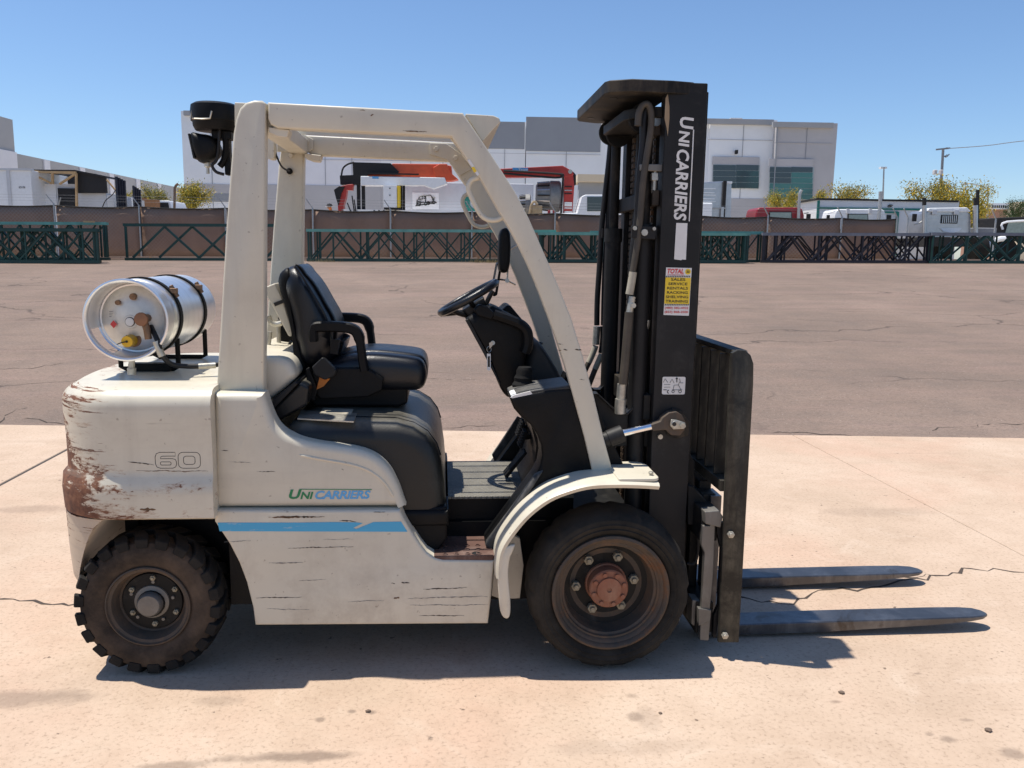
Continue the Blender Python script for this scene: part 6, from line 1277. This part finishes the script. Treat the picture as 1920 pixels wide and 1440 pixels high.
yrect(CC, 'mirror', 'trim_black', 1712, 1719, 401, 415, v, .1); ytube(CC, 'mirror_arm', 'galvanised', [(1714, 421), (1724, 418), (1735, 410)], v, .03); yrect(CC, 'chassis', 'trim_black', 1738, 1818, 446, 462, v, 3, dv=-1.5)
for px in (1745, 1810): c_ = YP(px, 462, v); zz = H(c_.x, v); build(MB().lathe([(0, -.25), (.5, -.25), (.52, -.2), (.52, .2), (.5, .25), (0, .25)], (c_.x, v-1.0, zz+.52), 'X', 20), 'wheel', 'rubber', CC)
DT = ythings('dark_truck', 'dark truck with pale fender partly cut off at the right edge', 'truck', 1900, V2-.5)
ypoly(DT, 'cab', 'trim_black', [(1868, 452), (1870, 408), (1990, 404), (1990, 452)], v, 1.6, .05); ypoly(DT, 'window', 'glass_pale', [(1884, 437), (1890, 417), (1990, 415), (1990, 437)], v, .03, 0, -.04); ytube(DT, 'window_trim', 'truck_white', [(1880, 430), (1888, 416), (1990, 413)], v-.06, .05); yrect(DT, 'hood', 'pole_grey', 1828, 1869, 427, 452, v, 1.4, .05)
ytube(DT, 'fender', 'truck_white', [(1850, 476), (1855, 460), (1868, 450), (1884, 447)], v-.2, .12); c_ = YP(1862, 470, v); zz = H(c_.x, v); build(MB().lathe([(0, -.05), (.5, -.05), (.5, .3), (0, .3)], (c_.x+.5, v-.1, zz+.5), 'Y', 20), 'wheel', 'rubber', DT)

# ---- a worker in a hard hat on the crane truck
PX = YP(623, 388, V2-.6); pz = PX.z-1.60
PE = thing('person', 'worker in a hard hat and orange shirt beside the crane at the fence', 'person', (PX.x, V2-.6, pz), None, True)
def skin_body(name, verts, edges, radii, mat, parent, root=0, sub=1):
    o_ = ORG[parent.name]; me = bpy.data.meshes.new(name); me.from_pydata([(Vector(v_)-o_) for v_ in verts], edges, []); ob = bpy.data.objects.new(name, me); COL.objects.link(ob); ob.parent = parent; ORG[ob.name] = o_
    md = ob.modifiers.new('skin', 'SKIN'); ly = me.skin_vertices[0].data
    for i, r_ in enumerate(radii): ly[i].radius = r_ if isinstance(r_, tuple) else (r_, r_)
    ly[root].use_root = True; md.use_smooth_shade = True; sb_ = ob.modifiers.new('sub', 'SUBSURF'); sb_.levels = sub; sb_.render_levels = sub; me.materials.append(MAT[mat]); return ob
simple('skin', (.36, .20, .13), .6, var=.1); simple('hivis_orange', (.75, .22, .05), .7, var=.1); simple('work_trousers', (.03, .035, .06), .8, var=.2)
b0 = Vector((PX.x, V2-.6, pz)); B_ = lambda x, y, z: b0+Vector((x, y, z))
skin_body('body', [B_(0, 0, .92), B_(.02, 0, 1.1), B_(0, 0, 1.3), B_(-.06, 0, 1.43), B_(-.09, 0, 1.52), B_(-.12, 0, 1.60), B_(-.04, .19, 1.38), B_(-.10, .25, 1.12), B_(-.26, .2, .98), B_(-.04, -.19, 1.38), B_(-.10, -.25, 1.12), B_(-.26, -.2, .98), B_(-.03, .1, .5), B_(0, .11, .06), B_(-.12, .11, .03), B_(-.03, -.1, .5), B_(0, -.11, .06), B_(-.12, -.11, .03)],
          [(0, 1), (1, 2), (2, 3), (3, 4), (4, 5), (2, 6), (6, 7), (7, 8), (2, 9), (9, 10), (10, 11), (0, 12), (12, 13), (13, 14), (0, 15), (15, 16), (16, 17)], [(.13, .16), (.12, .15), (.13, .19), (.06, .06), (.075, .08), (.085, .1), .07, .05, .04, .07, .05, .04, .075, .05, .05, .075, .05, .05], 'hivis_orange', PE)
build(MB().lathe([(.14, -.01), (.155, 0), (.135, .01), (.128, .05), (.09, .11), (.0, .13)], B_(-.12, 0, 1.62), 'Z', 20), 'hard_hat', 'trim_black', PE); build(MB().sphere(B_(-.14, 0, 1.585), (.085, .075, .10), 12, 8), 'face', 'skin', PE)
build(MB().lathe([(.10, 0), (.175, -.005), (.175, .005), (.10, .012)], B_(-.13, 0, 1.61), 'Z', 20, cap=False), 'hat_brim', 'truck_white', PE)

# ---- desert trees
def tree(lab, px, pyt, pyb, w, v, mats, n, seed, trunk_vis=True, name='desert_tree'):
    rnd = random.Random(seed); th = ythings(name, lab, 'tree', px, v); c_ = YP(px, (pyt+pyb)/2, v); k = (v-CAM.dot(YN))/FPX; R_ = w/2*k; Hh = (pyb-pyt)*k; zg = H(c_.x, v); zc = c_.z; tips = []
    mt = MB(); base = Vector((c_.x, v, zg)); fork = Vector((c_.x+rnd.uniform(-.2, .2), v, max(zg+.4, zc-Hh*.55)))
    mt.tube([base, base.lerp(fork, .5)+Vector((rnd.uniform(-.1, .1), 0, 0)), fork], [.16, .13, .11], 8)
    for i in range(22):
        a_ = rnd.uniform(0, 2*pi); e_ = rnd.uniform(.15, 1.0); tip = Vector((c_.x+R_*.95*cos(a_)*rnd.uniform(.3, 1), v+R_*.8*sin(a_)*rnd.uniform(.3, 1), zc+Hh*(e_-.5)*rnd.uniform(.8, 1.08)))
        mid = fork.lerp(tip, .5)+Vector((0, 0, .12*Hh)); mt.tube(spline([fork, mid, tip], 4), [.07]+[.05]*4+[.03]*3+[.012], 5); tips.append((mid, tip))
    build(mt, 'trunk', 'bark', th)
    ms = [MB() for _ in mats]
    for i in range(int(n*2.2)):
        mid, tip = rnd.choice(tips); t_ = rnd.random()**.6; p_ = mid.lerp(tip, t_)+Vector((rnd.gauss(0, 1), rnd.gauss(0, 1), rnd.gauss(0, 1)))*R_*.16
        s_ = rnd.uniform(.5, 1.3)*max(.05, R_*.04); d_ = Vector((rnd.gauss(0, 1), rnd.gauss(0, 1), rnd.gauss(.6, 1))).normalized(); e_ = d_.cross(Vector((rnd.random(), rnd.random(), 1))).normalized()
        j = rnd.choices(range(len(mats)), [m_[1] for m_ in mats])[0]; ms[j].face(p_-e_*s_*.4, p_+d_*s_*1.4-e_*s_*.15, p_+d_*s_*1.4+e_*s_*.25, p_+e_*s_*.45)
    for m_, (mat, _) in zip(ms, mats): build(m_, 'crown' if m_ is ms[0] else 'blossom', mat, th, smooth=False)
PV = [('leaf_yellowgreen', .6), ('blossom', .4)]
tree('yellow flowering tree left of the forklift rear lamps', 362, 343, 396, 70, 40, PV, 3000, 1); tree('olive leafed small tree behind the left yellow tree', 290, 352, 392, 60, 46, [('leaf_olive', .8), ('blossom', .2)], 2000, 2); tree('low yellow bush tree between dark panels at left', 240, 358, 392, 40, 44, PV, 1200, 12)
tree('yellow flowering tree above the red truck cab', 1470, 362, 408, 66, 48, PV, 2400, 3); tree('thin yellow tree top behind the green trim trailer', 1590, 350, 392, 90, 52, [('leaf_olive', .6), ('blossom', .4)], 1500, 4); tree('sparse yellow tree by the office corner window', 1535, 358, 392, 40, 56, PV, 900, 13)
tree('wide yellow flowering tree above the pale trailer roof', 1742, 346, 405, 108, 52, [('leaf_olive', .55), ('blossom', .45)], 3600, 5); tree('tall yellow tree behind the chrome truck stack', 1820, 348, 432, 92, 50, PV, 3600, 6); tree('dark green tree at the right edge of the skyline', 1905, 374, 415, 60, 70, [('leaf_green', 1)], 1800, 7)
# ---- poles, lamps and far roofs on the skyline
v = 110.0; UP = ythings('utility_pole', 'grey utility pole with crossarm and transformers on the right skyline', 'utility pole', 1762, v)
build(MB().cyl(YP(1757, 470, v), YP(1768.5, 278, v), .22, 10, .16), 'pole', 'pole_grey', UP); build(MB().beam(YP(1755, 280.5, v), YP(1779, 278, v), .15, .2), 'crossarm', 'pole_grey', UP)
for x in (1775, 1780): build(MB().cyl(YP(x, 279, v), YP(x, 276.5, v), .12, 8), 'insulator', 'pole_grey', UP)
for x0, x1 in ((1752, 1758), (1763.5, 1769)): yrect(UP, 'transformer', 'wall_mid', x0, x1, 318, 327, v, .6, dv=-.4, bevel=.1)
for pts in (((1771, 294), (1776, 290)), ((1775, 294), (1780, 289)), ((1769, 292), (1774, 295))): build(MB().beam(YP(*pts[0], v), YP(*pts[1], v), .12, .12), 'bracket', 'pole_grey', UP)
PW = ythings('power_line', 'thin power wire running off the right edge from the pole', 'wire', 1850, v); build(MB().tube(spline([YP(1776, 278.5, v), YP(1850, 273, v), YP(1930, 263, v), YP(2200, 235, v)], 5), .05, 5), 'wire', 'pole_grey', PW)
v = 80.0; LP = ythings('light_mast', 'thin light mast with twin heads above the white cab', 'lamp post', 1654, v); build(MB().cyl(YP(1652, 470, v), YP(1657.5, 313, v), .11, 8, .07), 'pole', 'galvanised', LP)
for x0, x1 in ((1652, 1656), (1659, 1663)): yrect(LP, 'lamp_head', 'wall_light', x0, x1, 312.5, 316, v, .5)
build(MB().beam(YP(1652, 315, v), YP(1663, 315, v), .06, .06), 'arm', 'galvanised', LP)
SL = ythings('street_lamp', 'curved arm street lamp above the yellow tree at right', 'street lamp', 1852, v); build(MB().cyl(YP(1850, 470, v), YP(1853, 348, v), .10, 8, .07), 'pole', 'galvanised', SL); ytube(SL, 'arm', 'galvanised', [(1852, 354), (1840, 349), (1825, 345), (1812, 344)], v, .05); yrect(SL, 'lamp_head', 'galvanised', 1808, 1815, 343.5, 346, v, .3)
simple('clay_wall', (.36, .20, .14), .85, var=.1, scale=1)
v = 90.0; HS = ythings('distant_house', 'small distant building with clay wall at the right skyline', 'house', 1875, v); yrect(HS, 'wall', 'clay_wall', 1862, 1886, 392, 440, v, 6, to_ground=True); yrect(HS, 'roof', 'wall_light', 1858, 1892, 381, 392, v, 7, dv=-.5)
for k in range(7): yrect(HS, 'window', 'dark_void', 1861+k*4, 1863+k*4, 385, 390, v, .1, dv=-.55)
v = 100.0; FB = ythings('distant_building', 'cream building corner cut off at the right image edge', 'building', 1925, v); yrect(FB, 'wall', 'cream_fascia', 1917, 1990, 378, 440, v, 8, to_ground=True)
# dry weeds at the foot of the racks
wd = MB(); rnd = random.Random(4)
for i in range(260):
    px = rnd.choice((610, 900, 915, 930, 905))+rnd.gauss(0, 14); p_ = YP(px, 496, VR-.25); q = Vector((p_.x, VR-.25+rnd.uniform(-.15, .1), H(p_.x, VR-.25))); d_ = Vector((rnd.gauss(0, .05), rnd.gauss(0, .05), rnd.uniform(.05, .16))); wd.face(q, q+Vector((.012, 0, 0)), q+d_)
o = build(wd, 'dry_weeds', 'dry_grass', smooth=False, kind='stuff'); o['label'] = 'dry weeds sprouting along the foot of the racks'; o['category'] = 'weeds'; o.matrix_world = Matrix.Rotation(YA, 4, 'Z')
